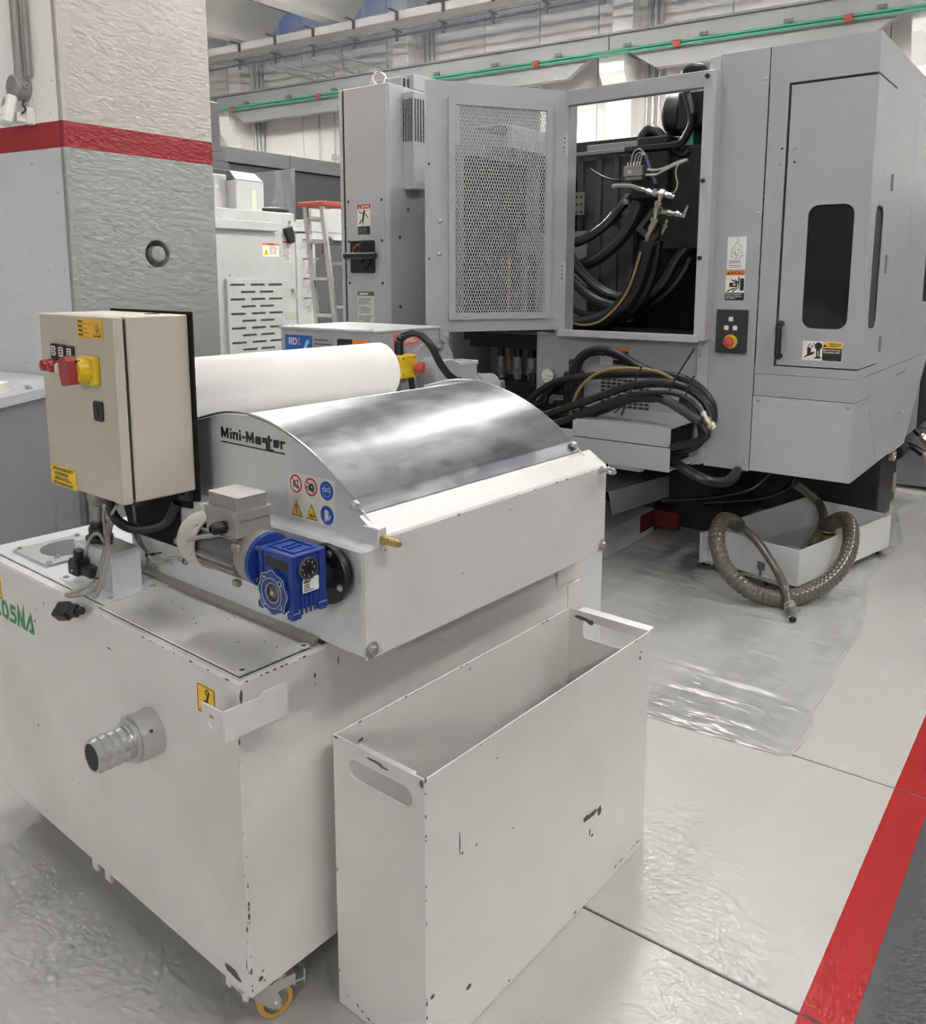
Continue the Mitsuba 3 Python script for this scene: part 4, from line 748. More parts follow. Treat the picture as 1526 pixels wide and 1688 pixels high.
c10=[(4.100,2.238,0.863),(4.100,2.129,0.911),(4.100,1.995,0.948),(4.100,1.909,0.971)]
c11=[(4.100,1.701,0.989),(4.100,1.643,0.956),(4.100,1.591,0.868),(4.100,1.580,0.791),(4.100,1.634,0.738),(4.100,1.730,0.710)]
c12=[(4.250,2.612,0.776),(4.250,2.603,0.867),(4.250,2.594,0.931),(4.250,2.533,0.980)]
c13=[(4.280,2.758,0.758),(4.280,2.643,0.879),(4.280,2.540,0.968),(4.280,2.450,0.993)]
c14=[(4.060,2.454,0.757),(4.060,2.309,0.815),(4.060,2.116,0.892),(4.060,1.959,0.964),(4.060,1.823,0.979)]
cend=[(3.950,1.525,0.955),(3.950,1.504,0.927),(3.950,1.484,0.900),(3.950,1.461,0.880)]
cend2=[(3.940,1.721,1.006),(3.940,1.657,0.974),(3.940,1.593,0.942),(3.940,1.530,0.911)]
tie1=[(3.950,1.954,0.898),(3.950,1.923,0.979),(3.950,1.888,1.075),(3.950,1.849,1.159)]
tie2=[(3.960,1.722,0.999),(3.960,1.685,1.082),(3.960,1.656,1.137),(3.960,1.584,1.259)]
tie3=[(3.950,1.997,0.905),(3.950,1.939,0.962)]
tie4=[(3.970,1.624,1.018),(3.970,1.603,1.080),(3.970,1.582,1.126)]
fh1=[(4.640,1.554,0.220),(4.499,1.544,0.280),(4.399,1.557,0.305),(4.228,1.521,0.300),(4.133,1.487,0.260),(4.091,1.442,0.180),(4.060,1.371,0.120),(4.035,1.280,0.080),(4.078,1.207,0.050),(4.114,1.127,0.050),(4.203,1.063,0.060),(4.310,1.004,0.090),(4.406,0.962,0.140),(4.507,0.944,0.200),(4.599,0.952,0.260),(4.703,0.982,0.300),(4.795,1.029,0.310),(4.848,1.084,0.280),(4.921,1.137,0.220),(4.909,1.139,0.180)]
fh2=[(4.407,1.472,0.290),(4.321,1.395,0.285),(4.271,1.317,0.250),(4.221,1.247,0.200),(4.174,1.186,0.150),(4.094,1.125,0.105),(4.059,1.091,0.050)]
fhend=[(4.059,1.091,0.050),(4.028,1.074,0.035),(3.923,1.038,0.028)]
fh3=[(5.011,1.365,0.420),(5.086,1.316,0.360),(5.124,1.257,0.300),(5.038,1.199,0.250),(4.967,1.186,0.200),(4.819,1.177,0.170),(4.767,1.185,0.140)]
fh4=[(4.689,1.776,0.300),(4.798,1.687,0.300),(4.951,1.567,0.300),(5.090,1.483,0.320),(5.090,1.410,0.380),(4.811,1.312,0.500)]
rh1=[(6.500,1.026,0.609),(6.500,0.992,0.570),(6.500,0.952,0.532),(6.500,0.915,0.502)]
rh2=[(6.500,1.045,0.452),(6.500,0.982,0.434),(6.500,0.927,0.398),(6.500,0.896,0.385)]
cb1=[(0.990,1.960,1.051),(0.990,1.982,1.023),(0.985,1.971,1.000),(0.980,1.960,0.976),(0.970,1.942,0.963),(0.960,1.934,0.944),(0.950,1.931,0.925),(0.945,1.933,0.903),(0.940,1.939,0.882),(0.920,1.941,0.869),(0.900,1.957,0.857),(0.885,1.967,0.854),(0.880,1.971,0.849),(0.885,1.954,0.849),(0.900,1.925,0.858),(0.920,1.924,0.864)]
cb2=[(1.000,1.931,1.053),(0.995,1.956,1.022),(0.990,1.962,1.001),(0.980,1.950,0.977),(0.965,1.921,0.969),(0.955,1.911,0.951),(0.945,1.907,0.931),(0.940,1.909,0.910),(0.935,1.906,0.891),(0.930,1.916,0.872),(0.930,1.927,0.855)]
cb3=[(1.000,1.959,1.004),(0.985,1.946,0.987),(0.962,1.908,0.972),(0.950,1.893,0.947),(0.940,1.889,0.925),(0.935,1.896,0.900),(0.920,1.878,0.884),(0.905,1.863,0.874),(0.890,1.851,0.870)]
cb4=[(0.950,2.004,0.934),(0.960,2.005,0.957),(0.970,1.999,0.972),(0.975,1.986,0.976),(0.972,1.963,0.972),(0.965,1.937,0.966)]
cb5=[(1.090,2.031,0.957),(1.090,2.020,0.933),(1.085,1.977,0.913),(1.080,1.942,0.912),(1.080,1.935,0.897),(1.090,1.923,0.887),(1.100,1.905,0.893),(1.100,1.866,0.908),(1.100,1.825,0.911),(1.095,1.788,0.916)]
cb6=[(1.080,2.001,1.024),(1.090,2.012,0.959),(1.090,1.994,0.923),(1.085,1.960,0.905),(1.085,1.958,0.883),(1.090,1.978,0.860)]
cb7=[(0.955,1.419,1.074),(0.940,1.484,1.083),(0.950,1.569,1.055),(0.960,1.615,1.032),(0.970,1.629,1.003)]
cb8=[(1.095,1.788,0.916),(1.085,1.737,0.923)]
cb9=[(0.950,1.425,1.093),(0.940,1.442,1.088),(0.935,1.477,1.079),(0.940,1.524,1.063),(0.960,1.578,1.037),(0.980,1.603,1.021)]


# ================================================================== cables of the control cabinet
def wire(nm, pts, r, m, label, cat, group=None):
    return obj(nm, tube(pts, r, 10, 6), m, None, label, cat, group)
wire('control_cable', cb1, 0.0042, 'cable', 'grey cable looping in a U over the tank edge below the beige cabinet', 'cable')
wire('control_cable', cb2, 0.0042, 'cable', 'grey cable hanging straight from the beige cabinet through both ties', 'cable')
wire('control_cable', cb3, 0.0042, 'cable', 'grey cable ending in the loose black plug on the tank edge', 'cable')
wire('control_cable', cb4, 0.0042, 'cable', 'grey cable arching up out of the black plug on the white sensor housing', 'cable')
wire('control_cable', cb5, 0.0042, 'cable', 'grey cable running along the filter side to the motor', 'cable')
wire('control_cable', cb6, 0.004, 'cable', 'grey cable dropping behind the white sensor housing', 'cable')
wire('control_cable', cb9, 0.0045, 'cable', 'grey cable curving round the fan cowl into the terminal box', 'cable')
def tie(c, ax, r, label):
    c = np.array(c); a, b, z = basis(ax)
    obj('cable_tie', [lathe([(r, -0.002), (r + 0.0012, -0.002), (r + 0.0012, 0.002), (r, 0.002), (r, -0.002)], c, ax, 18), cyl(c + a * r, c + a * (r + 0.022) + b * 0.004, 0.0016, 6), box(-0.003, 0.003, -0.003, 0.003, -0.003, 0.003).apply_translation(c + a * r)], 'black', None, label, 'cable tie')
tie((0.970, 1.941, 0.962), (0.1, 0.1, 1), 0.015, 'black cable tie on the upper cable bundle below the beige cabinet')
tie((0.938, 1.938, 0.884), (0.3, 0.1, 1), 0.014, 'black cable tie on the lower cable bundle above the tank edge')
tie((1.080, 1.938, 0.905), (0.1, 0.5, 1), 0.010, 'black cable tie on the cables beside the black bracket plate')
tie((1.096, 1.800, 0.9145), (0, 1, -0.1), 0.007, 'black cable tie on the cable along the filter side')
# plug on the sensor and loose plug
pl = thing('valve_plug', 'black square plug fitted on the sensor in the white housing', 'plug')
obj('plug_body', [box(0.934, 0.974, 2.034, 2.075, 0.862, 0.905, 0.006), box(0.945, 0.975, 1.985, 2.04, 0.866, 0.892, 0.004)], 'black', pl, smooth=False)
obj('gland', cyl((0.952, 2.052, 0.90), (0.952, 2.045, 0.928), 0.0125, 14, 0.002), 'black', pl)
obj('plug_screw', dome((0.934, 2.05, 0.878), (-1, 0, 0), 0.003, 0.003), 'steel', pl)
lp = thing('loose_plug', 'loose black cable plug lying over the edge of the tank lid', 'plug')
R_ = np.array([nrm((-0.25, 0.93, -0.18)), nrm((-0.75, -0.1, -0.65)), [0, 0, 0]]); R_[1] = nrm(R_[1] - R_[0] * (R_[0] @ R_[1])); R_[2] = np.cross(R_[0], R_[1])
b_ = [box(-0.006, 0.036, -0.019, 0.019, -0.016, 0.016, 0.004), box(-0.032, -0.006, -0.013, 0.013, -0.012, 0.014, 0.003)]
obj('plug_body', [place(m, (0.868, 1.938, 0.822), *R_) for m in b_], 'black', lp, smooth=False)
obj('gland', place(cyl((-0.03, 0, 0), (-0.048, 0, 0), 0.0095, 12, 0.002), (0.868, 1.938, 0.822), *R_), 'black', lp)
FR = WORLD

# ================================================================== machining centre
mc = thing('machining_centre', 'tall grey machining centre with open mesh door, corner door and dark window', 'machine')
MX, MY = 4.4, 0.937
def plate_x(g, x, t, m, name, parent, **k):   # polygon drawn as (y, z) on the face x, seen from -x ; thickness goes into the machine
    return obj(name, ext(g, (x, 0, 0), (0, 1, 0), (0, 0, 1), t), m, parent, smooth=False, **k)
def plate_y(g, y, t, m, name, parent, **k):   # polygon drawn as (x, z) on the face y, seen from -y
    return obj(name, ext(g, (0, y, 0), (1, 0, 0), (0, 0, 1), -t), m, parent, smooth=False, **k)
cp = [ext(sbox(1.336, 1.112, 1.428, 2.712).union(sbox(MY, 2.533, 1.43, 2.712)).union(sbox(MY, 1.112, 1.43, 1.156)), (MX, 0, 0), (0, 1, 0), (0, 0, 1), 0.02),
      ext(sbox(MX, 2.533, 6.6, 2.712).union(sbox(4.826, 1.112, 6.6, 2.712)).union(sbox(MX, 1.112, 6.6, 1.156)).difference(rrect(6.03, 6.55, 1.45, 1.9, 0.05)).difference(sbox(5.418, 1.113, 5.422, 2.72)), (0, MY, 0), (1, 0, 0), (0, 0, 1), -0.02)]
obj('corner_frame', cp, 'grey', mc, smooth=False)
obj('top_cover', box(MX, 6.6, MY, 1.43, 2.70, 2.712, 0.003), 'grey', mc, smooth=False)
obj('door_gap', [box(MX + 0.012, MX + 0.03, 1.325, 1.345, 1.15, 2.54), box(MX + 0.012, MX + 0.03, MY + .02, 1.34, 2.515, 2.54), box(MX + 0.02, 4.84, MY + .014, MY + .03, 2.515, 2.54), box(4.815, 4.835, MY + .012, MY + .03, 1.15, 2.54), box(MX + .02, 4.84, MY + .014, MY + .03, 1.145, 1.165), box(MX + .012, MX + .03, MY + .02, 1.34, 1.145, 1.165)], 'seal', mc)
obj('side_window', box(6.02, 6.56, MY + .012, MY + .018, 1.44, 1.91), 'windowdark', mc)
# corner door: folded panel round the corner, two panes, handle, hinges, sticker
wf = rrect(0.999, 1.210, 1.352, 1.948, 0.05)
ws = rrect(4.53, 4.70, 1.352, 1.948, 0.05)
cd = obj('corner_door', [ext(sbox(MY - .004, 1.163, 1.322, 2.52).difference(wf), (MX - 0.004, 0, 0), (0, 1, 0), (0, 0, 1), 0.018), ext(sbox(MX - .004, 1.163, 4.816, 2.52).difference(ws), (0, MY - 0.004, 0), (1, 0, 0), (0, 0, 1), -0.018)], 'grey', mc, smooth=False)
obj('window', ext(wf.buffer(0.006), (MX + 0.004, 0, 0), (0, 1, 0), (0, 0, 1), 0.006), 'windowdark', cd, 'dark window pane', smooth=False)
obj('window', ext(ws.buffer(0.006), (0, MY + 0.004, 0), (1, 0, 0), (0, 0, 1), -0.006), 'mirror', cd, 'narrow side window pane mirroring the hall', smooth=False)
obj('window_seal', ext(ws.difference(ws.buffer(-0.008)), (0, MY - 0.003, 0), (1, 0, 0), (0, 0, 1), -0.010), 'seal', cd)
obj('handle', [tube([(MX - .004, 1.303, 1.372), (MX - .05, 1.303, 1.376), (MX - .055, 1.303, 1.36), (MX - .055, 1.303, 1.22), (MX - .05, 1.303, 1.206), (MX - .004, 1.303, 1.21)], 0.013, 10, 5), cyl((MX - .055, 1.303, 1.21), (MX - .055, 1.303, 1.372), 0.0155, 14, 0.005)], 'black', cd, 'black bar handle')
for z0, z1 in ((2.035, 2.115), (1.622, 1.715), (1.22, 1.302)): obj('hinge', cyl((4.826, MY - .006, z0), (4.826, MY - .006, z1), 0.009, 10), 'greyd', cd)
for y, z, m in ((1.29, 2.225, 'zinc'), (1.29, 2.158, 'seal')): obj('lock_screw', dome((MX - .004, y, z), (-1, 0, 0), .010 if m == 'zinc' else .006, .004), m, cd)
for y, z, m in ((1.354, 2.227, 'seal'), (1.355, 2.157, 'zinc')): obj('lock_screw', dome((MX, y, z), (-1, 0, 0), .010 if m == 'zinc' else .006, .004), m, mc)
P = Print((MX - 0.0046, 1.195, 1.197), (0, -1, 0), (0, 0, 1))
P.poly(sbox(-.003, -.004, .186, .096), lin(190, 190, 188)).rect(0, 0, 0.183, 0.092, WHT).rect(0.093, 0.0, 0.183, 0.062, BLK, 2).rect(0.093, 0.062, 0.183, 0.092, YEL, 2)
P.poly(tri(0.104, 0.067, 0.018), BLK, 3).text('VORSICHT', 0.115, 0.068, 0.018, BLK, 0.063, lv=3)
P.text('Nicht in rotierende', 0.097, 0.049, 0.008, WHT, 0.08, lv=3).text('Werkzeuge greifen', 0.097, 0.038, 0.008, WHT, 0.078, lv=3)
P.poly(Polygon([(0.002, 0.008), (0.022, 0.028), (0.02, 0.06), (0.026, 0.066), (0.04, 0.058), (0.038, 0.036), (0.058, 0.044), (0.052, 0.03)]), BLK, 2)
for a in range(5): P.poly(Point(0.028 + a * .006, 0.072 + .008 * math.sin(a * 2)).buffer(0.0035), BLK, 2)
P.poly(unary_union([sbox(0.064, 0.01, 0.082, 0.085), sbox(0.056, 0.06, 0.09, 0.072), Point(0.073, 0.07).buffer(0.018), sbox(0.054, 0.008, 0.09, 0.014)]), BLK, 2).rect(0.071, 0.02, 0.075, 0.045, WHT, 3)
P.done('danger_sticker', cd, label='danger sticker with yellow heading')
# lower skirt
obj('skirt_band', [box(MX + .001, MX + .02, MY + .001, 1.43, 0.997, 1.111, .001), ext(Polygon([(MX, 0.997), (4.66, 0.997), (4.66, 1.111), (MX, 1.111)]), (0, MY + .001, 0), (1, 0, 0), (0, 0, 1), -0.02)], 'grey', mc, smooth=False)
obj('skirt_front', box(MX, MX + .02, MY, 1.431, 0.597, 0.994, .002), 'greyl', mc, smooth=False)
sk = Polygon([(MX, 0.597), (5.82, 0.597), (6.42, 1.109), (4.662, 1.109), (4.662, 0.995), (MX, 0.994)])
slit = LineString([(4.662, 0.995), (4.70, 0.99), (4.72, 0.92), (5.006, 0.60)]).buffer(0.0018)
slit2 = LineString([(5.37, 1.045), (5.655, 1.045), (5.67, 0.805), (5.37, 0.805)]).buffer(0.0018)
obj('skirt_side', ext(sk.difference(slit).difference(slit2), (0, MY, 0), (1, 0, 0), (0, 0, 1), -0.02), 'grey', mc, smooth=False)
obj('skirt_back', box(4.45, 6.35, MY + .021, MY + .03, 0.6, 1.1), 'greyd', mc)
obj('skirt_floor', box(MX + .02, 5.8, MY + .02, 1.43, 0.60, 0.606), 'grey', mc)
for y, z in ((1.403, .976), (.969, .973)): obj('panel_screw', dome((MX, y, z), (-1, 0, 0), .010, .006), 'zinc', mc)
for x, z in ((4.565, .978), (4.721, .915), (5.006, .640), (5.37, 1.063), (5.66, 1.063), (5.68, .79), (5.371, .79)): obj('panel_screw', dome((x, MY, z), (0, -1, 0), .010, .006), 'zinc', mc)
# panel between opening and corner
obj('front_panel', box(MX + .002, MX + .022, 1.436, 1.68, 0.59, 2.718, .002), 'grey', mc, smooth=False)
obj('panel_seam', box(MX + .012, MX + .03, 1.425, 1.440, 0.60, 2.71), 'seal', mc)
for y, z in ((1.442 + .012, 2.568), (1.455, 1.922), (1.455, 1.275), (1.455, .632), (1.66, 2.55), (1.665, 2.02), (1.66, 1.27), (1.66, .64)): obj('panel_screw', dome((MX + .002, y, z), (-1, 0, 0), .009, .005), 'zinc', mc)
P = Print((MX + 0.0012, 1.604, 1.642), (0, -1, 0), (0, 0, 1))
P.poly(sbox(0, 0, 0.098, 0.165), lin(222, 222, 220)); GR = lin(110, 110, 112)
for g in ([(.03, .06), (.02, .09), (.035, .12), (.05, .135), (.07, .12), (.08, .09), (.07, .06), (.05, .05), (.03, .06)], [(.05, .135), (.048, .155), (.058, .157), (.056, .135)], [(.02, .09), (.045, .075), (.08, .09)], [(.035, .12), (.045, .075), (.05, .05)], [(.01, .07), (.03, .06)], [(.07, .06), (.088, .075)]): P.poly(LineString(g).buffer(0.0009), GR, 1)
for q in ((.04, .085), (.06, .10), (.055, .07)): P.poly(Point(q).buffer(.004), GR, 1)
P.lines(0.012, 0.045, 0.075, 2, 0.009, GR, .5, seed=3).lines(0.012, 0.022, 0.075, 2, 0.009, GR, .4, seed=4)
P.done('lubrication_plate', mc, label='white plate with a line drawing')
P = Print((MX + 0.0012, 1.605, 1.484), (0, -1, 0), (0, 0, 1))
P.poly(sbox(0, 0, 0.099, 0.152), WHT).rect(0, 0.128, 0.099, 0.152, ORG).rect(0, 0, 0.099, 0.038, BLK)
P.poly(tri(0.012, 0.132, 0.015), BLK, 2).text('ACHTUNG', 0.022, 0.133, 0.014, BLK, 0.07, lv=2)
P.text('Quetschgefahr', 0.005, 0.027, 0.007, WHT, 0.085, lv=2).text('nicht in den Bereich', 0.005, 0.017, 0.006, WHT, 0.082, lv=2).text('greifen', 0.005, 0.008, 0.006, WHT, 0.05, lv=2)
P.poly(sbox(0.076, 0.05, 0.096, 0.112), BLK, 1).poly(Polygon([(.066, .075), (.066, .12), (.072, .12), (.072, .07)]), BLK, 1).poly(sbox(0.02, 0.068, 0.062, 0.09).difference(affinity.scale(Point(.046, .08).buffer(.006), 1.3, .8)), BLK, 1)
for a, b in (((.03, .105), (.056, .092)), ((.012, .047), (.05, .062)), ((.038, .042), (.066, .066)), ((.05, .104), (.064, .09))): P.poly(LineString([a, b]).buffer(.0028), BLK, 1)
P.done('crush_sticker', mc, label='warning sticker with orange heading')
# push button panel
pb = obj('button_panel', ext(rrect(1.477, 1.641, 1.208, 1.435, .008), (MX + .002, 0, 0), (0, 1, 0), (0, 0, 1), -.012), 'darkmachine2', mc, 'black push button panel', smooth=False)
for y, z in ((1.562, 1.386), (1.585, 1.341), (1.539, 1.341)): obj('push_button', box(MX - .018, MX - .009, y - .012, y + .012, z - .012, z + .012, .003), 'white', pb, smooth=False)
obj('stop_ring', cyl((MX - .010, 1.561, 1.270), (MX - .014, 1.561, 1.270), 0.037, 32), 'yellow', pb)
obj('stop_button', lathe([(0.016, 0), (0.016, 0.02), (0.026, 0.022), (0.027, 0.03), (0.024, 0.04), (0.012, 0.044), (0, 0.045)], (MX - .014, 1.561, 1.270), (-1, 0, 0), 30), 'redcap', pb)
# opening frame
obj('frame_post', [box(4.315, MX + .01, 1.672, 1.735, 1.27, 2.63, .004), box(MX - .002, MX + .022, 1.68, 1.74, 0.6, 2.71, .002)], 'greyl', mc, smooth=False)
obj('frame_beam', [box(4.32, 4.37, 1.73, 2.55, 2.551, 2.632, .003)], 'grey', mc, smooth=False)
obj('frame_sill', [box(4.31, 4.42, 1.70, 2.56, 1.272, 1.292, .003), box(4.30, 4.318, 1.70, 2.56, 1.262, 1.302, .002)], 'greyl', mc, smooth=False)
obj('frame_post', box(4.34, 4.44, 2.53, 2.60, 1.27, 2.63, .003), 'grey', mc, smooth=False)
for z in (2.60, 2.09, 1.70): obj('buffer', [cyl((4.316, 1.715, z), (4.296, 1.715, z), .011, 14, .003)], 'black', mc)
# mesh door swung open
HD = np.array([4.33, 2.525, 0]); dd = np.array([-math.cos(math.radians(33.4)), math.sin(math.radians(33.4)), 0]); nn = np.cross(dd, [0, 0, 1.0])
# seen face normal points to the camera side
def dpl(g, d0, t): return ext(g, HD + nn * d0, dd, (0, 0, 1), t)
S0, S1, DZ0, DZ1 = 0.0, 0.836, 1.30, 2.63
sgn = 1.0 if nn @ (EYE - HD) > 0 else -1.0
def slab(g, d0, d1): return ext(g, HD + nn * sgn * min(d0, d1), dd, (0, 0, 1), abs(d1 - d0)) if sgn > 0 else ext(g, HD + nn * sgn * min(d0, d1), dd, (0, 0, 1), -abs(d1 - d0))
full = sbox(S0, DZ0, S1, DZ1)
hole_ = sbox(0.105, 1.372, 0.712, 2.545)
md = obj('mesh_door', [slab(full.difference(hole_), -0.002, 0.002), slab(full.difference(full.buffer(-0.006, join_style=2)), -0.03, 0.002)], 'grey', mc, 'open door with an expanded metal mesh', smooth=False)
obj('mesh_frame', [slab(hole_.buffer(0.004, join_style=2).difference(hole_.buffer(-0.004, join_style=2)), 0.0, 0.022), slab(hole_.difference(hole_.buffer(-0.030, join_style=2)), 0.018, 0.022), slab(hole_.buffer(-0.028, join_style=2).difference(hole_.buffer(-0.033, join_style=2)), 0.0, 0.022)], 'grey', md, smooth=False)
ma, mb, mz0, mz1 = 0.134, 0.686, 1.40, 2.515
clip = sbox(ma, mz0, mb, mz1); bars = []
pw, ph = 0.0148, 0.0372
k0 = int((mb - ma) / pw) + 1; n_ = 0
slope = ph / pw
for sg in (1, -1):
    c0 = -200
    for c in np.arange(-3.0, 5.0, ph):
        ln = LineString([(0, c), (1.0, c + sg * slope)])
        q = ln.intersection(clip)
        if q.is_empty or q.length < 0.01: continue
        p = np.array(q.coords)
        a, b = HD + dd * p[0, 0] + [0, 0, p[0, 1]], HD + dd * p[-1, 0] + [0, 0, p[-1, 1]]
        ax = nrm(b - a); wv = np.cross(ax, nn); w_, h_ = 0.00185, 0.0012
        V = np.array([a + wv * s1 * w_ + nn * sgn * (0.008 + s2 * h_) for s1, s2 in ((-1, -1), (1, -1), (1, 1), (-1, 1))] + [b + wv * s1 * w_ + nn * sgn * (0.008 + s2 * h_) for s1, s2 in ((-1, -1), (1, -1), (1, 1), (-1, 1))])
        bars.append(trimesh.Trimesh(V, [[0, 1, 5], [0, 5, 4], [1, 2, 6], [1, 6, 5], [2, 3, 7], [2, 7, 6], [3, 0, 4], [3, 4, 7]], process=False))
obj('expanded_mesh', bars, 'greyl', md, 'diamond pattern expanded metal', kind='stuff', smooth=False)
def onDoor(s, z, d=0.002): return HD + dd * s + nn * sgn * d + [0, 0, z]
for s, z in ((0.761, 1.904), (0.762, 1.729)): obj('latch_screw', dome(onDoor(s, z), nn * sgn, .014, .008), 'zinc', md)
for s, z in [(0.022, q) for q in (2.375, 2.35, 2.325, 2.30, 1.665, 1.64, 1.617, 1.594)] + [(0.823, 2.2), (0.823, 1.70)]: obj('hinge_screw', dome(onDoor(s, z), nn * sgn, .006, .003), 'seal', md)
for z0 in (2.28, 1.575): obj('hinge_leaf', slab(sbox(0.0, z0, 0.03, z0 + 0.115), 0.002, 0.004), 'greyl', md, smooth=False)

# inside of the opening
obj('shaded_inner_shell', [box(4.45, 5.7, 1.60, 1.73, 0.6, 2.70), box(4.45, 5.7, 1.73, 3.3, 1.16, 1.25), box(5.55, 5.6, 1.73, 3.35, 1.2, 2.30), box(4.45, 5.6, 3.3, 3.35, 1.2, 2.36)], 'blackmat', mc)  # matt black walls, shade inside the opening put into their colour
obj('rear_panel', [box(5.30, 5.33, 2.56, 3.0, 1.3, 2.39, .003)], 'darkmachine', mc, smooth=False)
obj('rear_rail', [box(5.28, 5.345, 1.75, 2.93, 2.435, 2.485, .003), box(5.22, 5.30, 2.3, 3.0, 2.41, 2.435, .003)], 'greyd', mc, smooth=False)
obj('side_rail', [box(4.5, 5.3, 3.02, 3.06, 2.385, 2.525, .003), box(4.45, 5.3, 3.06, 3.30, 2.52, 2.53)], 'grey', mc, smooth=False)
for i, y in enumerate((2.97, 2.83, 2.70, 2.58)): obj('rear_rib', box(5.27, 5.30, y - .02, y + .02, 1.3, 2.40, .003), 'darkmachine', mc, smooth=False)
for i in range(2): obj('clamp_frame', [ext(affinity.rotate(sbox(-.075, -.085, .075, .085).difference(sbox(-.045, -.05, .045, .05)), 40), (5.16, 2.60 - i * .22, 1.945 - i * .02), (0, 1, 0), (0, 0, 1), .05)], 'darkmachine', mc, smooth=False)
obj('rail_plate', box(5.2, 5.22, 2.90, 2.98, 2.02, 2.17, .002), 'castalu', mc, smooth=False)
for k in range(6): obj('rail_bolt', dome((5.2, 2.92 + .035 * (k % 2), 2.04 + .05 * (k // 2)), (-1, 0, 0), .010, .004), 'seal', mc)
obj('spindle_drive', [box(4.86, 5.25, 1.74, 2.11, 2.45, 2.66, .01), lathe([(0, 0), (.11, 0), (.12, .02), (.12, .08), (.1, .1), (0, .1)], (4.98, 2.115, 2.555), (0, 1, 0), 28), box(4.9, 5.2, 1.74, 1.95, 2.2, 2.46, .01), cyl((4.86, 1.95, 2.5), (4.82, 1.95, 2.5), .035, 14)], 'black', mc, 'black drive unit', smooth=30)
obj('drive_tag', box(4.9, 5.1, 2.02, 2.09, 2.36, 2.45), 'greenpipe', mc)
obj('valve_bank', [box(4.78, 5.1, 2.08, 2.40, 2.34, 2.37, .004), box(4.80, 5.08, 2.13, 2.33, 2.36, 2.42, .01), box(4.85, 5.2, 1.76, 2.2, 1.75, 2.36, .02), box(4.8, 5.15, 2.12, 2.36, 2.06, 2.34, .01)], 'black', mc, smooth=False)
obj('oil_manifold', [box(4.72, 4.79, 2.247, 2.372, 2.188, 2.25, .004), box(4.73, 4.79, 2.255, 2.365, 2.168, 2.19, .003)], 'castalu', mc, 'grey oil distributor block', smooth=False)
P = Print((4.7195, 2.345, 2.203), (0, -1, 0), (0, 0, 1)); P.poly(sbox(0, 0, .033, .022), lin(150, 150, 150)).lines(.003, .019, .028, 2, .009, WHT, .6); P.done('manifold_plate', mc)
for i in range(5): obj('manifold_port', [cyl((4.735, 2.35 - i * .019, 2.25), (4.735, 2.35 - i * .019, 2.272), .005, 8), cyl((4.735, 2.36 - i * .022, 2.188), (4.735, 2.36 - i * .022, 2.178), .005, 8)], 'steel', mc)
def hose(nm, pts, r, m, label=None, n=10): return obj(nm, tube(pts, r, n, 7), m, mc, label)
for q, r in ((op1, .030), (op2, .038), (op3, .020), (op4, .022), (op5, .030), (op6, .018), (op8, .050), (op9, .042), (op10, .03), (op11, .03), (tp1, .030), (tp2, .026), (tp3, .024), (tp4, .028), (tp5, .022)): hose('hydraulic_hose', q, r, 'rubber')
hose('hydraulic_hose', op7, .007, 'yellowhose', 'thin yellowish hose')
for q in (tb1, tb2, tb3, tb4): hose('oil_tube', q, .0032, 'paleTube', None, 7)
hose('oil_tube', tb5, .011, 'bluetube', 'bluish sleeve', 8)
for q, r in ((tb6, .008), (tb7, .007), (tb8, .0055)): hose('oil_tube', q, r, 'paleTube', 'pale tube', 8)
hose('oil_tube', tb9, .014, 'castalu', 'bare metal pipe', 10); hose('oil_tube', wire1, .006, 'rubber', None, 8)
def fitting(pts, radii, m='fitting'):
    ms = []
    for i in range(len(pts) - 1):
        a, b = np.array(pts[i]), np.array(pts[i + 1]); ax = b - a
        ms.append(lathe([(0, 0), (radii[i], 0), (radii[i], np.linalg.norm(ax) * .55), (radii[i] * .72, np.linalg.norm(ax) * .55), (radii[i] * .72, np.linalg.norm(ax)), (0, np.linalg.norm(ax))], a, ax, 6 if i % 2 else 14))
    return obj('hydraulic_fitting', ms, m, mc, smooth=30)
fitting(fitA, [.014, .018, .026, .028, .020], 'steel'); fitting(fitB, [.020, .024, .018, .026, .022, .026]); fitting(fitC, [.026, .018, .022, .018, .014], 'steel'); fitting(fitD, [.014, .016, .013])
obj('hydraulic_fitting', [box(4.62, 4.66, 2.29, 2.32, 2.02, 2.05, .005)], 'fitting', mc)
# lower front, left of the corner: vent grid, hose outlet box, angle, recess
vent = [box(MX + .0175, MX + .0205, 2.322 - .0345 * c - .026, 2.322 - .0345 * c, .838 + .0215 * r, .838 + .0215 * r + .013) for c in range(9) for r in range(9)]
obj('lower_panel', box(MX + .02, MX + .04, 1.74, 2.765, .58, 1.27, .002), 'grey', mc, smooth=False)
for i, v in enumerate(vent): obj('vent_slot', v, 'seal', mc, smooth=False)
obj('angle_iron', [box(4.36, MX + .02, 1.686, 1.692, .60, .72, .001), box(4.36, 4.365, 1.69, 1.76, .60, .72, .001)], 'grey', mc, smooth=False)
for y, z in ((1.72, 1.19), (1.70, 1.24), (2.05, 1.12), (2.60, 1.1)): obj('panel_screw', dome((MX + .02 if y > 1.75 else MX - .002, y, z), (-1, 0, 0), .009, .005), 'zinc', mc)
P = Print((MX + .0192, 2.335, 1.105), (0, -1, 0), (0, 0, 1)); P.poly(sbox(0, 0, .18, .10), WHT).rect(.075, .078, .18, .10, ORG).rect(.085, 0, .18, .078, BLK).poly(Polygon([(.01, .03), (.03, .06), (.07, .05), (.06, .075), (.015, .075)]), BLK, 1).lines(.09, .06, .08, 3, .014, WHT, .4, 2); P.done('outlet_sticker', mc, label='sticker with orange heading behind the hoses')
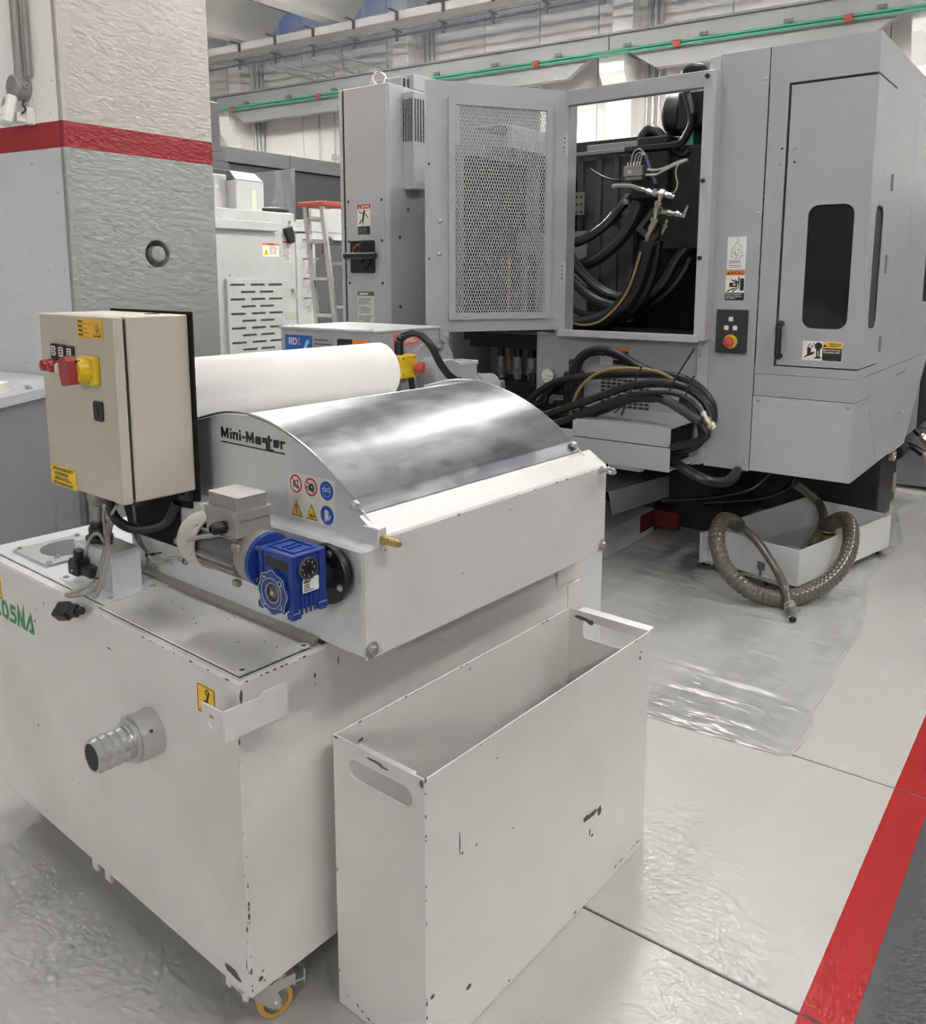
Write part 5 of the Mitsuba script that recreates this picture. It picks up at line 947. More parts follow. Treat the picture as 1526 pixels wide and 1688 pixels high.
bx = obj('outlet_box', [box(3.965, 3.972, 1.69, 2.72, .628, .752, .001), box(3.965, 4.42, 1.69, 2.252, .848, .853, .001), box(3.965, 3.970, 1.69, 2.25, .757, .852, .001), box(3.966, 4.42, 1.70, 2.72, .628, .633)], 'grey', mc, 'long grey sheet metal box under the hoses', smooth=False)
obj('box_joint', box(3.967, 3.975, 1.70, 2.25, .750, .760), 'seal', bx)
obj('box_lip', [box(3.966, 3.971, 2.25, 2.72, .752, .79, .001), box(4.0, 4.05, 1.86, 2.05, .60, .63, .002)], 'grey', bx, smooth=False)
for y, z in ((2.235, .775), (1.70, .772)): obj('box_screw', dome((3.965, y, z), (-1, 0, 0), .008, .004), 'zinc', bx)
obj('box_shade_block', box(4.05, 4.40, 1.75, 2.70, .635, .845), 'blackmat', bx)  # black block standing in for the shade inside the box
obj('recess_back', [box(5.0, 5.02, 2.76, 3.88, .1, 1.9), box(4.43, 5.0, 2.765, 2.775, .58, 1.27, .001)], 'greyd', mc, smooth=False)
obj('recess_side', box(4.44, 5.0, 3.52, 3.54, .2, 2.0), 'grey', mc, smooth=False)
for i, (y, r) in enumerate(((3.26, .022), (3.13, .026), (3.02, .026), (3.20, .01))):
    hose('hydraulic_hose', [(4.75, y, 1.75), (4.74, y - .005, 1.4), (4.73, y - .02, 1.22), (4.73, y - .02, .99)], r, 'yellowhose' if r < .02 else 'rubber')
    if r > .02: obj('hydraulic_fitting', [cyl((4.73, y - .02, 1.08), (4.73, y - .02, 1.0), r * 1.15, 14, .004), hexnut((4.73, y - .02, 1.0), (0, 0, -1), r * 1.25, .04), cyl((4.73, y - .02, .96), (4.73, y - .02, .9), r, 12)], 'castalu', mc, smooth=30)
obj('valve_block', [box(4.55, 4.95, 2.85, 3.35, .82, .93, .012), cyl((4.6, 2.9, .93), (4.6, 2.9, .99), .03, 14), cyl((4.6, 2.80, .9), (4.6, 2.74, .9), .03, 14), box(4.55, 4.6, 2.65, 3.3, .86, .875)], 'black', mc, smooth=False)
obj('rear_housing', [box(5.10, 5.12, 3.20, 3.88, 1.25, 2.88, .003), box(4.80, 5.1, 3.40, 3.72, 1.38, 2.50, .006)], 'greyd', mc, smooth=False)
# pneumatic service unit with gauge behind the coil
obj('service_unit', [box(4.28, 4.40, 2.42, 2.5, .72, 1.06, .01), cyl((4.32, 2.45, 1.06), (4.32, 2.45, 1.13), .03, 16, .006), cyl((4.31, 2.54, .88), (4.31, 2.54, .70), .035, 16), box(4.28, 4.38, 2.50, 2.6, .92, .99, .01), cyl((4.31, 2.62, .80), (4.31, 2.62, .62), .03, 16)], 'black', mc, smooth=30)
obj('service_bowl', cyl((4.26, 2.40, .86), (4.26, 2.40, .76), .022, 14), 'castalu', mc)
gg = obj('pressure_gauge', [lathe([(0, .02), (.040, .02), (.044, .016), (.045, -.012), (.041, -.016), (.041, -.010), (0, -.010)], (4.28, 2.60, 1.028), (1, 0, 0), 32)], 'castalu', mc, 'round pressure gauge')
obj('gauge_dial', cyl((4.274, 2.60, 1.028), (4.268, 2.60, 1.028), .040, 30), 'gauge', gg); obj('gauge_needle', [box(4.2665, 4.2675, 2.57, 2.605, 1.026, 1.029), box(4.2665, 4.2675, 2.575, 2.625, 1.008, 1.011)], 'seal', gg)
# coiled hoses
for q, r in ((c1, .021), (c2, .022), (c3, .020), (c4, .016), (c6, .021), (c7, .018), (c8, .012), (c9, .027), (c11, .020), (c12, .014), (c13, .02), (c14, .017)): hose('coiled_hose', q, r, 'rubber')
for q in (c5, c10): hose('coiled_hose', q, .0085, 'yellowhose', 'thin yellowish hose')
fitting(cend, [.018, .020, .024]); obj('hose_sleeve', tube(cend2, .024, 12), 'seal', mc)
for q in (tie1, tie2, tie3, tie4): obj('cable_tie', tube(q, .0045, 6), 'black', mc)
# underside: base, pumps, drip plate
obj('machine_base', [box(5.05, 6.8, 1.80, 3.4, .022, .58, .01), box(4.45, 6.3, 1.0, 3.88, .585, .60), box(6.4, 6.9, MY + .02, 4.4, .6, 2.7), box(4.86, 5.05, 2.162, 3.3, .022, .30)], 'deepshade', mc, smooth=False)  # coloured near-black for the shade beneath the machine
obj('chip_base', [box(4.18, 4.858, 2.16, 2.78, .012, .17, .002)], 'greyl', mc, 'pale base block on the floor', smooth=False)
obj('drip_plate', [ext(Polygon([(4.21, .41), (4.268, .26), (4.9, .215), (5.1, .19), (5.3, .33)]), (0, 2.15, 0), (1, 0, 0), (0, 0, 1), .003), ext(Polygon([(0, 0), (1.06, 0), (1.06, .8), (0, .8)]), (4.22, 2.15, .405), (1, 0, -.08), (0, 1, .0), .003)], 'grey', mc, smooth=False)
obj('red_stop', box(4.66, 5.04, 2.155, 2.158, .055, .165, .002), 'shadedred', mc, 'red block')
obj('red_stop', box(4.86, 4.9, 2.0, 2.158, .05, .16, .005), 'shadedred', mc, 'red block')
hose('hydraulic_hose', [(4.6, 2.0, .30), (4.75, 1.8, .31), (4.9, 1.6, .36), (4.95, 1.5, .46), (4.95, 1.45, .58)], .014, 'rubber'); hose('hydraulic_hose', fh4, .013, 'rubber')
obj('coolant_unit', [box(5.47, 5.88, 1.0, 1.75, .12, .598, .01)], 'black', mc, smooth=False)
obj('unit_foot', [cyl((5.75, 1.1, .12), (5.75, 1.1, 0.0), .025, 12), cyl((5.52, 1.1, .12), (5.52, 1.1, 0.0), .025, 12), cyl((5.75, 1.65, .12), (5.75, 1.65, 0.0), .025, 12)], 'black', mc)
obj('side_pump', [box(5.90, 6.12, 1.02, 1.35, .14, .44, .01), cyl((5.9, 1.0, .50), (6.1, 1.0, .50), .05, 16), box(5.885, 6.0, 1.0, 1.2, .44, .59, .01)] , 'black', mc, smooth=30)
obj('pump_port', [ring((5.80, .985, .50), (0, 1, 0), .030, .008, 20, 8)], 'steel', mc); obj('pump_plate', box(5.90, 6.0, .995, 1.0, .24, .36), 'castalu', mc)
obj('pump_ring', [ring((6.05, .995, .55), (.5, 1, 0), .026, .007, 20, 8), cyl((5.98, 1.0, .56), (5.98, 1.0, .62), .03, 14)], 'castalu', mc)
for i in range(6): obj('spring_coil', ring((5.70, .995, .49 + .014 * i), (0, 0, 1), .018, .004, 14, 6), 'castalu', mc)
obj('skirt_flange', box(5.45, 5.87, MY + .01, 1.1, .57, .598, .003), 'greyl', mc, smooth=False)

# ================================================================== tall switch cabinet beside the machine
tc = thing('switch_cabinet', 'tall narrow grey switch cabinet with black rotary handle, left of the mesh door', 'cabinet')
X = 4.36
obj('body', box(X + .005, 5.35, 3.905, 4.32, .05, 2.86, .004), 'grey', tc, smooth=False)
obj('front_door', box(X - .005, X + .008, 3.915, 4.31, .06, 2.862, .003), 'greyl', tc, smooth=False)
obj('hinge_strip', [box(X + .0, X + .03, 4.335, 4.362, .05, 2.865, .003)], 'greyl', tc, smooth=False)
obj('strip_gap', box(X + .01, X + .04, 4.315, 4.336, .05, 2.86), 'seal', tc)
obj('cover_panel', box(X - .012, X - .004, 3.945, 4.295, .9, 2.14, .002), 'greyl', tc, smooth=False)
for z in (2.115, 1.845, 1.56): 
    for y in (3.965, 4.275): obj('panel_screw', dome((X - .012, y, z), (-1, 0, 0), .010, .005), 'seal', tc)
hx_ = X - .012
obj('switch_plate', [ext(rrect(4.030, 4.248, 1.63, 1.848, .012), (hx_, 0, 0), (0, 1, 0), (0, 0, 1), -.018), lathe([(.095, 0), (.092, .014), (0, .014)], (hx_ - .016, 4.139, 1.742), (-1, 0, 0), 36)], 'black', tc, smooth=30)
obj('switch_handle', [box(hx_ - .075, hx_ - .035, 3.968, 4.275, 1.722, 1.768, .012), cyl((hx_ - .03, 4.139, 1.742), (hx_ - .05, 4.139, 1.742), .045, 20)], 'black', tc, 'black rotary handle', smooth=30)
obj('position_arc', ext(Point(4.139, 1.742).buffer(.086, quad_segs=20).difference(Point(4.139, 1.742).buffer(.078, quad_segs=20)).intersection(Polygon([(4.139, 1.742), (4.13, 1.9), (4.3, 1.9), (4.3, 1.76)])), (hx_ - .0305, 0, 0), (0, 1, 0), (0, 0, 1), -.001), 'redcap', tc)
P = Print((hx_ - .0006, 4.190, 1.89), (0, -1, 0), (0, 0, 1))
P.poly(sbox(0, 0, .122, .2), WHT).rect(0, .172, .122, .2, REDC).text('GEFAHR', .04, .178, .016, WHT, .07, lv=2).poly(tri(.02, .177, .016), WHT, 2).rect(.004, 0, .118, .055, BLK).lines(.012, .046, .09, 4, .011, lin(120, 120, 120), .4, 2)
P.poly(unary_union([Point(.066, .155).buffer(.009), LineString([(.062, .142), (.055, .11)]).buffer(.008), LineString([(.055, .11), (.02, .075)]).buffer(.0045), LineString([(.055, .11), (.05, .07)]).buffer(.0045), LineString([(.062, .142), (.035, .142), (.015, .158)]).buffer(.003), LineString([(.062, .142), (.085, .13), (.10, .112)]).buffer(.003)]), BLK, 1)
P.done('shock_sticker', tc, label='electric shock warning sticker with red heading')
P = Print((hx_ - .0006, 4.200, 1.15), (0, -1, 0), (0, 0, 1))
P.poly(sbox(0, 0, .155, .352), lin(205, 206, 202)).rect(0, .322, .155, .352, lin(40, 110, 80)).lines(.02, .332 + .01, .11, 1, .03, WHT, .4, 2)
for g in range(5): P.lines(.008, .305 - g * .06, .13, 4, .012, lin(90, 90, 90), .4, 1, g)
P.done('instruction_sticker', tc, label='instruction sheet with green heading')
obj('eye_bolt', [ring((4.5, 4.11, 2.93), (1, .6, 0), .042, .013, 26, 10), cyl((4.5, 4.11, 2.86), (4.5, 4.11, 2.89), .022, 14)], 'steel', tc, 'lifting eye')
obj('roof_unit', [box(4.62, 5.2, 3.905, 4.0, 2.862, 2.965, .003), box(4.55, 5.3, 3.95, 4.25, 2.862, 2.94, .003)], 'grey', tc, smooth=False)
for i in range(10): obj('roof_slot', box(4.56 + .045 * i, 4.585 + .045 * i, 3.948, 3.9505, 2.875, 2.93), 'seal', tc)
ab = obj('fan_box', box(4.505, 4.69, 3.81, 3.906, 2.19, 2.822, .004), 'grey', tc, 'slotted fan box', smooth=False)
for i in range(6): obj('fan_slot', box(4.5035, 4.506, 3.822 + .0145 * i, 3.830 + .0145 * i, 2.50, 2.775), 'seal', ab)
for i in range(6): obj('fan_slot', box(4.515 + .028 * i, 4.529 + .028 * i, 3.808, 3.811, 2.50, 2.775), 'seal', ab)
for x, z in ((4.55, 2.06), (4.46, 1.87), (4.46, 1.4)): obj('side_screw', dome((x, 3.905, z), (0, -1, 0), .012, .006), 'seal', tc)

# ================================================================== chip conveyor with drive
cv = thing('chip_conveyor', 'grey chip conveyor head with drive motor and yellow emergency stop, behind the paper roll', 'conveyor')
obj('head', [ext(Polygon([(3.0, .6), (3.0, 1.336), (3.49, 1.336), (3.52, 1.30), (3.56, 1.27), (3.66, 1.10), (3.68, .95), (3.68, .6)]), (0, 2.79, 0), (1, 0, 0), (0, 0, 1), -.012), box(3.0, 3.012, 2.802, 3.46, .6, 1.336, .003), box(3.0, 3.5, 3.45, 3.46, .6, 1.336, .003)], 'grey', cv, smooth=False)
obj('top_lid', box(2.992, 3.50, 2.782, 3.47, 1.334, 1.348, .004), 'greyl', cv, smooth=False)
for p in ((3.03, 3.40), (3.02, 2.83)): obj('lid_screw', dome((*p, 1.348), (0, 0, 1), .010, .008), 'zinc', cv)
obj('body', box(3.02, 4.15, 2.81, 3.44, .02, 1.0, .01), 'greyd', cv, smooth=False)
P = Print((2.9994, 3.428, 1.17), (0, -1, 0), (0, 0, 1))
P.poly(sbox(0, 0, .205, .135), lin(40, 92, 160)).text('RD', .03, .085, .034, WHT, .06).text('II', .092, .085, .034, lin(200, 90, 110), .025)
P.poly(Polygon([(.02, .03), (.12, .03), (.16, .11), (.175, .115), (.185, .10), (.172, .092), (.14, .012), (.02, .012)]), lin(150, 190, 225), 1).poly(rrect(.075, .018, .125, .044, .008) if False else sbox(.075, .016, .125, .042), lin(90, 190, 225), 2)
P.done('type_sticker', cv, label='blue type sticker')
P = Print((2.9994, 3.216, 1.19), (0, -1, 0), (0, 0, 1)); P.poly(sbox(0, 0, .15, .11), lin(150, 150, 148)).lines(.01, .10, .13, 5, .02, lin(85, 85, 85), .4, 3); P.done('data_plate', cv)
P = Print((2.9994, 3.045, 1.19), (0, -1, 0), (0, 0, 1)); P.poly(sbox(0, 0, .215, .108), BLK).rect(.105, .06, .215, .108, ORG).rect(.06, .03, .10, .06, WHT).poly(tri(.125, .07, .022), BLK, 2).lines(.145, .092, .06, 1, .02, BLK, .7, 4); P.done('warning_sticker', cv, label='black and orange warning sticker')
P = Print((3.135, 2.7894, 1.268), (1, 0, 0), (0, 0, 1)); P.poly(sbox(0, 0, .185, .05).buffer(.005), lin(214, 108, 116)).text('MOSNIC', .02, .012, .027, WHT, .15); P.done('maker_plate', cv, label='red maker sticker')
for k in range(2): obj('stiffener', ext(LineString([(3.28 + .03 * k, 1.225 - .09 * k), (3.44 + .04 * k, 1.30 - .09 * k)]).buffer(.006), (0, 2.79, 0), (1, 0, 0), (0, 0, 1), .008), 'greyl', cv)
obj('side_bolt', [cyl((3.485, 2.79, 1.235), (3.485, 2.765, 1.235), .016, 12, .003)], 'castalu', cv)
obj('corner_lug', [ext(Polygon([(0, 0), (.05, 0), (.06, -.04), (.03, -.08), (0, -.06)]), (3.49, 2.785, 1.335), (1, 0, 0), (0, 0, 1), .02), cyl((3.52, 2.765, 1.30), (3.52, 2.755, 1.30), .012, 10)], 'grey', cv, smooth=False)
es = obj('stop_box', [box(3.045, 3.165, 2.665, 2.735, 1.118, 1.232, .006)], 'yellow', cv, 'yellow emergency stop box', smooth=False)
obj('back_plate', box(3.02, 3.17, 2.735, 2.79, 1.09, 1.24, .003), 'castalu', cv, smooth=False)
obj('stop_button', lathe([(.020, 0), (.020, .018), (.028, .020), (.030, .032), (.026, .046), (0, .05)], (3.145, 2.665, 1.168), (.35, -1, 0), 26), 'redcap', cv, 'red mushroom button')
for p in ((3.06, 1.215), (3.15, 1.215), (3.06, 1.135), (3.15, 1.135)): obj('box_screw', dome((p[0], 2.665, p[1]), (0, -1, 0), .005, .003), 'darkpipe', cv)
obj('elbow_gland', [tube([(3.0, 2.70, .96), (2.99, 2.70, 1.06), (2.985, 2.70, 1.13), (3.0, 2.70, 1.165), (3.045, 2.70, 1.17)], .030, 12), cyl((2.985, 2.70, 1.04), (2.985, 2.70, 1.12), .034, 12, .004)], 'rubber', cv)
obj('cable_gland', [cyl((3.07, 2.70, 1.23), (3.07, 2.70, 1.30), .022, 12, .004), cyl((3.07, 2.70, 1.30), (3.10, 2.69, 1.325), .020, 12, .004)], 'black', cv)
obj('motor_cable', tube([(3.08, 2.69, 1.322), (3.12, 2.63, 1.335), (3.15, 2.57, 1.28), (3.19, 2.55, 1.20), (3.25, 2.54, 1.13), (3.34, 2.55, 1.09), (3.42, 2.60, 1.08), (3.49, 2.69, 1.095)], .018, 12), 'rubber', cv)
obj('stop_cable', tube([(3.17, 2.72, 1.14), (3.19, 2.72, 1.05), (3.18, 2.72, .95)], .015, 10), 'rubber', cv)
obj('drive_cover', [lathe([(0, 0), (.085, 0), (.09, .006), (.09, .17), (0, .17)], (3.36, 2.62, 1.105), (0.2, 1, 0), 36)], 'grey', cv, smooth=35)
obj('drive_motor', [cyl((3.52, 2.74, 1.02), (3.85, 2.70, 1.0), .075, 28, .012), lathe([(.08, 0), (.08, .02), (0, .02)], (3.70, 2.72, 1.01), (1, -.1, 0), 28)], 'grey', cv, smooth=35)
obj('terminal_box', [box(3.50, 3.66, 2.66, 2.78, 1.045, 1.15, .010), box(3.495, 3.665, 2.655, 2.785, 1.14, 1.165, .006)], 'greyl', cv, smooth=False)
P = Print((3.53, 2.69, 1.1652), (1, 0, 0), (0, 1, 0)); P.poly(tri(.03, 0, .05), YEL); P.done('flash_sticker', cv)
obj('terminal_gland', [cyl((3.51, 2.70, 1.10), (3.475, 2.685, 1.085), .024, 12, .004)], 'black', cv)
obj('guard_plate', ext(rrect(0, .07, 0, .14, .03), (3.56, 2.90, 1.13), (1, 0, 0), (0, 0, 1), .01), 'greyl', cv)
P = Print((3.08, 2.7894, 1.02), (1, 0, 0), (0, 0, 1)); P.poly(sbox(0, 0, .11, .05), lin(150, 150, 150)).lines(.01, .042, .09, 2, .02, BLK, .5, 4); P.done('small_plate', cv)

# ================================================================== drip tray on casters with its suction hoses
tr_ = thing('drip_tray', 'pale sheet metal drip tray on small casters, under the corner of the machine', 'tray')
N_, R2 = np.array([4.277, 1.119]), np.array([5.27, 0.885]); ex = nrm(np.r_[R2 - N_, 0]); Lx = np.linalg.norm(R2 - N_)
Lf = np.array([4.38, 1.63]); ey = nrm(np.r_[Lf - N_, 0]); Ly = np.linalg.norm(Lf - N_)
FR = np.eye(4); FR[:3, 0] = ex; FR[:3, 1] = np.cross([0, 0, 1], ex); FR[:3, 3] = [N_[0], N_[1], 0]
z0, z1 = .062, .252
obj('body', [box(0, Lx, 0, .004, z0, z1, .001), box(0, Lx, Ly - .004, Ly, z0, z1, .001), box(0, .004, 0, Ly, z0, z1, .001), box(Lx - .004, Lx, 0, Ly, z0, z1, .001), box(0, Lx, 0, Ly, z0, z0 + .004)], 'plastictray', tr_, smooth=False)
obj('foot_plate', [box(-.03, .16, Ly - .05, Ly + .09, z0 - .006, z0 - .001, .001), box(-.04, .10, .06, .30, z0 - .006, z0 - .001, .001), box(Lx - .10, Lx + .03, -.02, .10, z0 - .006, z0 - .001, .001), box(Lx - .1, Lx + .06, Ly - .1, Ly, z0 - .006, z0 - .001)], 'castalu', tr_, smooth=False)
obj('wall_stand', box(-.06, .10, Ly + .004, Ly + .02, z0, .23, .002), 'plastictray', tr_, smooth=False)
for p in ((.05, Ly + .05), (.03, .18), (Lx - .03, .05), (Lx - .0, Ly - .05)):
    k = obj('caster', [box(p[0] - .018, p[0] + .018, p[1] - .018, p[1] - .014, .02, z0 - .002), box(p[0] - .018, p[0] + .018, p[1] + .014, p[1] + .018, .02, z0 - .002)], 'darkpipe', tr_, smooth=False)
    obj('wheel', cyl((p[0] + .01, p[1] - .012, .0255), (p[0] + .01, p[1] + .012, .0255), .025, 20, .004), 'black', k)
obj('handle_bracket', [box(Lx, Lx + .05, .04, .05, .13, .15, .002), cyl((Lx + .05, .03, .14), (Lx + .05, .07, .14), .012, 10)], 'castalu', tr_)
obj('front_clip', [box(-.012, 0, .18, .22, .10, .14, .002), cyl((-.012, .20, .07), (-.012, .20, .14), .006, 8)], 'darkpipe', tr_)
FR = WORLD
obj('plastic_bag', [trimesh.Trimesh(*(lambda s: (s.vertices * np.array([.16, .12, .035]) * (1 + .35 * (meshkit.noise(s.vertices * 3.1, 3)[:, None] - .5)) + np.array([4.62, 1.30, .10]), s.faces))(trimesh.creation.icosphere(3)))], 'bagplastic', None, 'crumpled pale plastic bag lying in the drip tray', 'plastic bag')
sh = thing('suction_hose', 'thick ribbed translucent suction hose looped over the drip tray onto the floor', 'hose')
obj('tube', tube(fh1, .040, 20, 8, ribs=.030), 'clearhose', sh, smooth=True)
obj('end_coupling', [cyl(fh1[-1], np.array(fh1[-1]) + [0, 0, -.05], .046, 16, .005), ring(np.array(fh1[-1]) + [0, 0, .02], (0, 0, 1), .045, .006)], 'brass', sh)
dh = thing('drain_hose', 'thinner clear hose with metal cam coupling, hanging over the drip tray front', 'hose')
obj('tube', tube(fh2, .0215, 12, 8), 'clearhose', dh, smooth=True)
e0, e1, e2 = [np.array(q) for q in fhend]
obj('coupling', [cyl(e0, e1, .027, 16, .004), ring(e0 * .6 + e1 * .4, e1 - e0, .027, .004, 18, 6), ring(e1, e1 - e0, .026, .004, 18, 6), box(-.012, .012, -.02, .02, -.006, .012).apply_translation(e1 + [0, -.025, .005])], 'steel', dh)
obj('hose_tail', tubeh(e1, e2, .021, .017, 18), 'steel', dh)
ih = thing('inlet_hose', 'clear hose dropping from under the machine into the drip tray', 'hose')
obj('tube', tube(fh3, .026, 12, 8), 'clearhose', ih, smooth=True)

# ================================================================== plastic sheet on the floor (wrinkled film)
out = Polygon([(6.9, .95), (6.43, 1.04), (5.6, .86), (4.747, .884), (4.30, .80), (4.05, .764), (3.72, .76), (3.408, .737), (3.141, .736), (3.0, .705), (2.881, .703), (2.80, .715), (2.771, .75), (2.757, .95), (2.740, 1.217), (2.70, 1.6), (2.72, 2.15), (2.9, 2.6), (3.5, 2.7), (4.15, 2.75), (6.9, 2.9)])
NX, NY = 420, 220
gx, gy = np.meshgrid(np.linspace(2.69, 6.92, NX), np.linspace(.69, 2.92, NY), indexing='ij')
pz = np.stack([gx, gy, gx * 0], -1)
def ridged(a, b, ox, sd): return 1 - np.abs(2 * meshkit.fbm(np.stack([gx * a + ox, gy * b, gx * 0], -1), 3, sd) - 1)
hgt = .006 * ridged(3.2, 1.0, 0, 1) ** 3 + .006 * ridged(7.5, 1.6, 9, 2) ** 4 + .0035 * ridged(15, 3.0, 5, 4) ** 3 + .002 * meshkit.fbm(pz * 6, 3, 3)
import shapely
inside = shapely.contains_xy(out, gx.ravel(), gy.ravel()).reshape(gx.shape)
pts_ = shapely.points(gx.ravel(), gy.ravel())
bd = shapely.distance(out.exterior, pts_).reshape(gx.shape)
hgt = .0016 + hgt * np.clip(bd / .06, .3, 1) + .007 * np.exp(-(bd / .014) ** 2) * meshkit.noise(pz * 9, 5)
near = (~inside) & (bd < .02)
snap = shapely.line_interpolate_point(out.exterior, shapely.line_locate_point(out.exterior, pts_[near.ravel()]))
gx[near], gy[near] = shapely.get_x(snap), shapely.get_y(snap); hgt[near] = .0008
V = np.stack([gx, gy, hgt], -1).reshape(-1, 3); idx = np.arange(NX * NY).reshape(NX, NY)
ins = inside[:-1, :-1] | inside[1:, :-1] | inside[1:, 1:] | inside[:-1, 1:]
use = inside | near
ok = ins & use[:-1, :-1] & use[1:, :-1] & use[1:, 1:] & use[:-1, 1:]
a, b, c, d = idx[:-1, :-1][ok], idx[1:, :-1][ok], idx[1:, 1:][ok], idx[:-1, 1:][ok]
F = np.vstack([np.stack([a, b, c], 1), np.stack([a, c, d], 1)])
film = trimesh.Trimesh(V, F, process=False); film.remove_unreferenced_vertices()
obj('plastic_sheet', film, 'film', None, 'wrinkled translucent plastic sheet spread on the floor under the machining centre', 'plastic sheet', smooth=True)

# ================================================================== things at the left: bench, book, clamp, siren box, detector
bt = [(1.0, 3.79), (1.988, 4.42), (2.60, 4.81), (2.625, 5.38), (2.50, 6.2), (.6, 6.2)]
bn = thing('work_counter', 'grey counter with pale top beside the column, behind the beige cabinet', 'counter')
obj('top', ext(Polygon(bt), (0, 0, .945), (1, 0, 0), (0, 1, 0), .05), 'benchtop', bn, smooth=False)
obj('base', ext(Polygon(bt).buffer(-.025, join_style=2), (0, 0, 0), (1, 0, 0), (0, 1, 0), .945), 'bench', bn, smooth=False)
bk = thing('book', 'thick yellowed book lying at the far left end of the grey counter', 'book')
ang = .85; FR = frame(ang); FR[:3, 3] = [2.06, 4.80, .995]
obj('pages', box(-.19, .0, -.14, .14, .004, .045, .002), 'ivory', bk, smooth=False); obj('cover', [box(-.195, .012, -.145, .145, 0, .004), box(-.19, .005, -.143, .143, .045, .049)], 'white', bk, smooth=False)
FR = WORLD
obj('bench_clamp', [cyl((2.25, 4.66, .995), (2.25, 4.66, 1.012), .012, 12), cyl((2.25, 4.66, 1.012), (2.22, 4.64, 1.014), .008, 10), box(2.235, 2.262, 4.64, 4.668, .994, 1.004)], 'zinc', None, 'small metal clamp on the edge of the grey counter beside the beige cabinet', 'clamp')
obj('pen', tube([(2.10, 4.97, 1.05), (2.04, 4.96, 1.10), (1.98, 4.95, 1.18)], .007, 8), 'black', None, 'black cable end standing up behind the book on the counter', 'cable')
sx = lambda y: 2.705 - (y - 4.985) * .133
sb_ = thing('junction_box', 'round grey junction box on the white wall above the motion detector', 'junction box')
obj('box', [lathe([(0, 0), (.068, 0), (.068, .066), (.064, .072), (0, .072)], (sx(5.27), 5.27, 2.70), (-1, 0, 0), 32)], 'castalu', sb_)
obj('lid', lathe([(.071, 0), (.071, .012), (.066, .016), (0, .016)], (sx(5.27) - .07, 5.27, 2.70), (-1, 0, 0), 32), 'castalu', sb_); obj('grommet', lathe([(.024, 0), (.02, .012), (.008, .012), (.008, .006)], (sx(5.27) - .035, 5.205, 2.71), (0, -1, 0), 16), 'castalu', sb_)
obj('conduit_pipe', [cyl((sx(5.25) - .045, 5.25, 2.74), (sx(5.25) - .045, 5.25, 6.0), .027, 14), cyl((sx(5.18) - .03, 5.185, 2.76), (sx(5.18) - .03, 5.185, 6.0), .014, 12)], 'castalu', None, 'grey conduit running up the white wall from the round junction box', 'conduit')
mdt = thing('motion_detector', 'white motion detector tilted on its bracket above the red band', 'motion detector')
FR = np.eye(4); q_ = math.radians(14); FR[:3, :3] = np.array([[math.cos(q_), 0, math.sin(q_)], [0, 1, 0], [-math.sin(q_), 0, math.cos(q_)]]) @ frame(-.25)[:3, :3]; FR[:3, 3] = [sx(5.3) - .11, 5.27, 2.565]
obj('housing', [box(-.03, .03, -.055, .055, -.085, .085, .012)], 'white', mdt, smooth=False); obj('lens', box(-.033, -.028, -.04, .04, .02, .062, .002), 'castalu', mdt, smooth=False); obj('led', cyl((-.032, 0, -.035), (-.029, 0, -.035), .005, 10), 'seal', mdt)
FR = WORLD
obj('wall_bracket', [box(sx(5.22) - .05, sx(5.22) - .003, 5.19, 5.235, 2.49, 2.59, .004), box(sx(5.25) - .09, sx(5.25) - .04, 5.22, 5.27, 2.50, 2.56, .006)], 'white', mdt, smooth=False)
obj('lead', tube([(sx(5.2) - .06, 5.20, 2.625), (sx(5.2) - .07, 5.20, 2.60), (sx(5.2) - .06, 5.195, 2.57), (sx(5.2) - .08, 5.205, 2.545)], .005, 8), 'black', mdt)

# ================================================================== machines in the background
bm = thing('background_machine', 'off-white machine with louvred lower panel and small black handle, beside the column', 'machine')
obj('body', box(4.86, 5.855, 6.5, 8.2, .05, 2.22, .006), 'offwhite', bm, smooth=False)
obj('ledge', ext(Polygon([(0, 0), (.02, .02), (.06, .06), (.06, 0)]), (4.86, 6.44, 2.035), (0, 1, 0), (0, 0, 1), .74), 'offwhite', bm, smooth=False) if False else obj('ledge', box(4.86, 5.605, 6.45, 6.501, 2.035, 2.118, .004), 'offwhite', bm, smooth=False)
lv = obj('louvre_panel', box(4.985, 5.655, 6.462, 6.501, .3, 1.585, .004), 'offwhite', bm, smooth=False)
for r in range(19):
    z = 1.530 - r * .0672
    for x in ((5.018, 5.255, 5.47) if r % 2 == 0 else (5.14, 5.36)):
        obj('louvre_slot', box(x, x + .162, 6.459, 6.463, z - .009, z + .009), 'seal', lv)
for x in (5.05, 5.45): obj('panel_screw', dome((x, 6.5, 1.615), (0, -1, 0), .012, .006), 'zinc', bm)
for x in (4.98, 5.27, 5.53): obj('panel_screw', dome((x, 6.5, 2.14), (0, -1, 0), .012, .006), 'zinc', bm)
obj('latch_knob', [cyl((5.79, 6.5, 2.14), (5.79, 6.47, 2.14), .014, 12, .003)], 'zinc', bm)
obj('turn_handle', [ext(affinity.rotate(Polygon([(-.04, .06), (.04, .06), (.045, 0), (.022, -.09), (-.022, -.09), (-.045, 0)]), 18), (5.765, 6.5, 2.02), (1, 0, 0), (0, 0, 1), .05)], 'black', bm, 'black handle', smooth=30)
P = Print((5.443, 6.4994, 1.795), (1, 0, 0), (0, 0, 1)); P.poly(sbox(0, 0, .2, .128), WHT).rect(0, .106, .2, .128, ORG).text('WARNING', .055, .109, .014, BLK, .09, lv=2).poly(tri(.042, .015, .07), lin(232, 214, 30), 1).poly(LineString([(.046, .062), (.038, .045), (.046, .045), (.04, .026)]).buffer(.003), BLK, 2)
P.lines(.085, .095, .105, 5, .016, lin(130, 90, 90), .35, 2); P.done('warning_sticker', bm, label='warning sticker with orange heading')
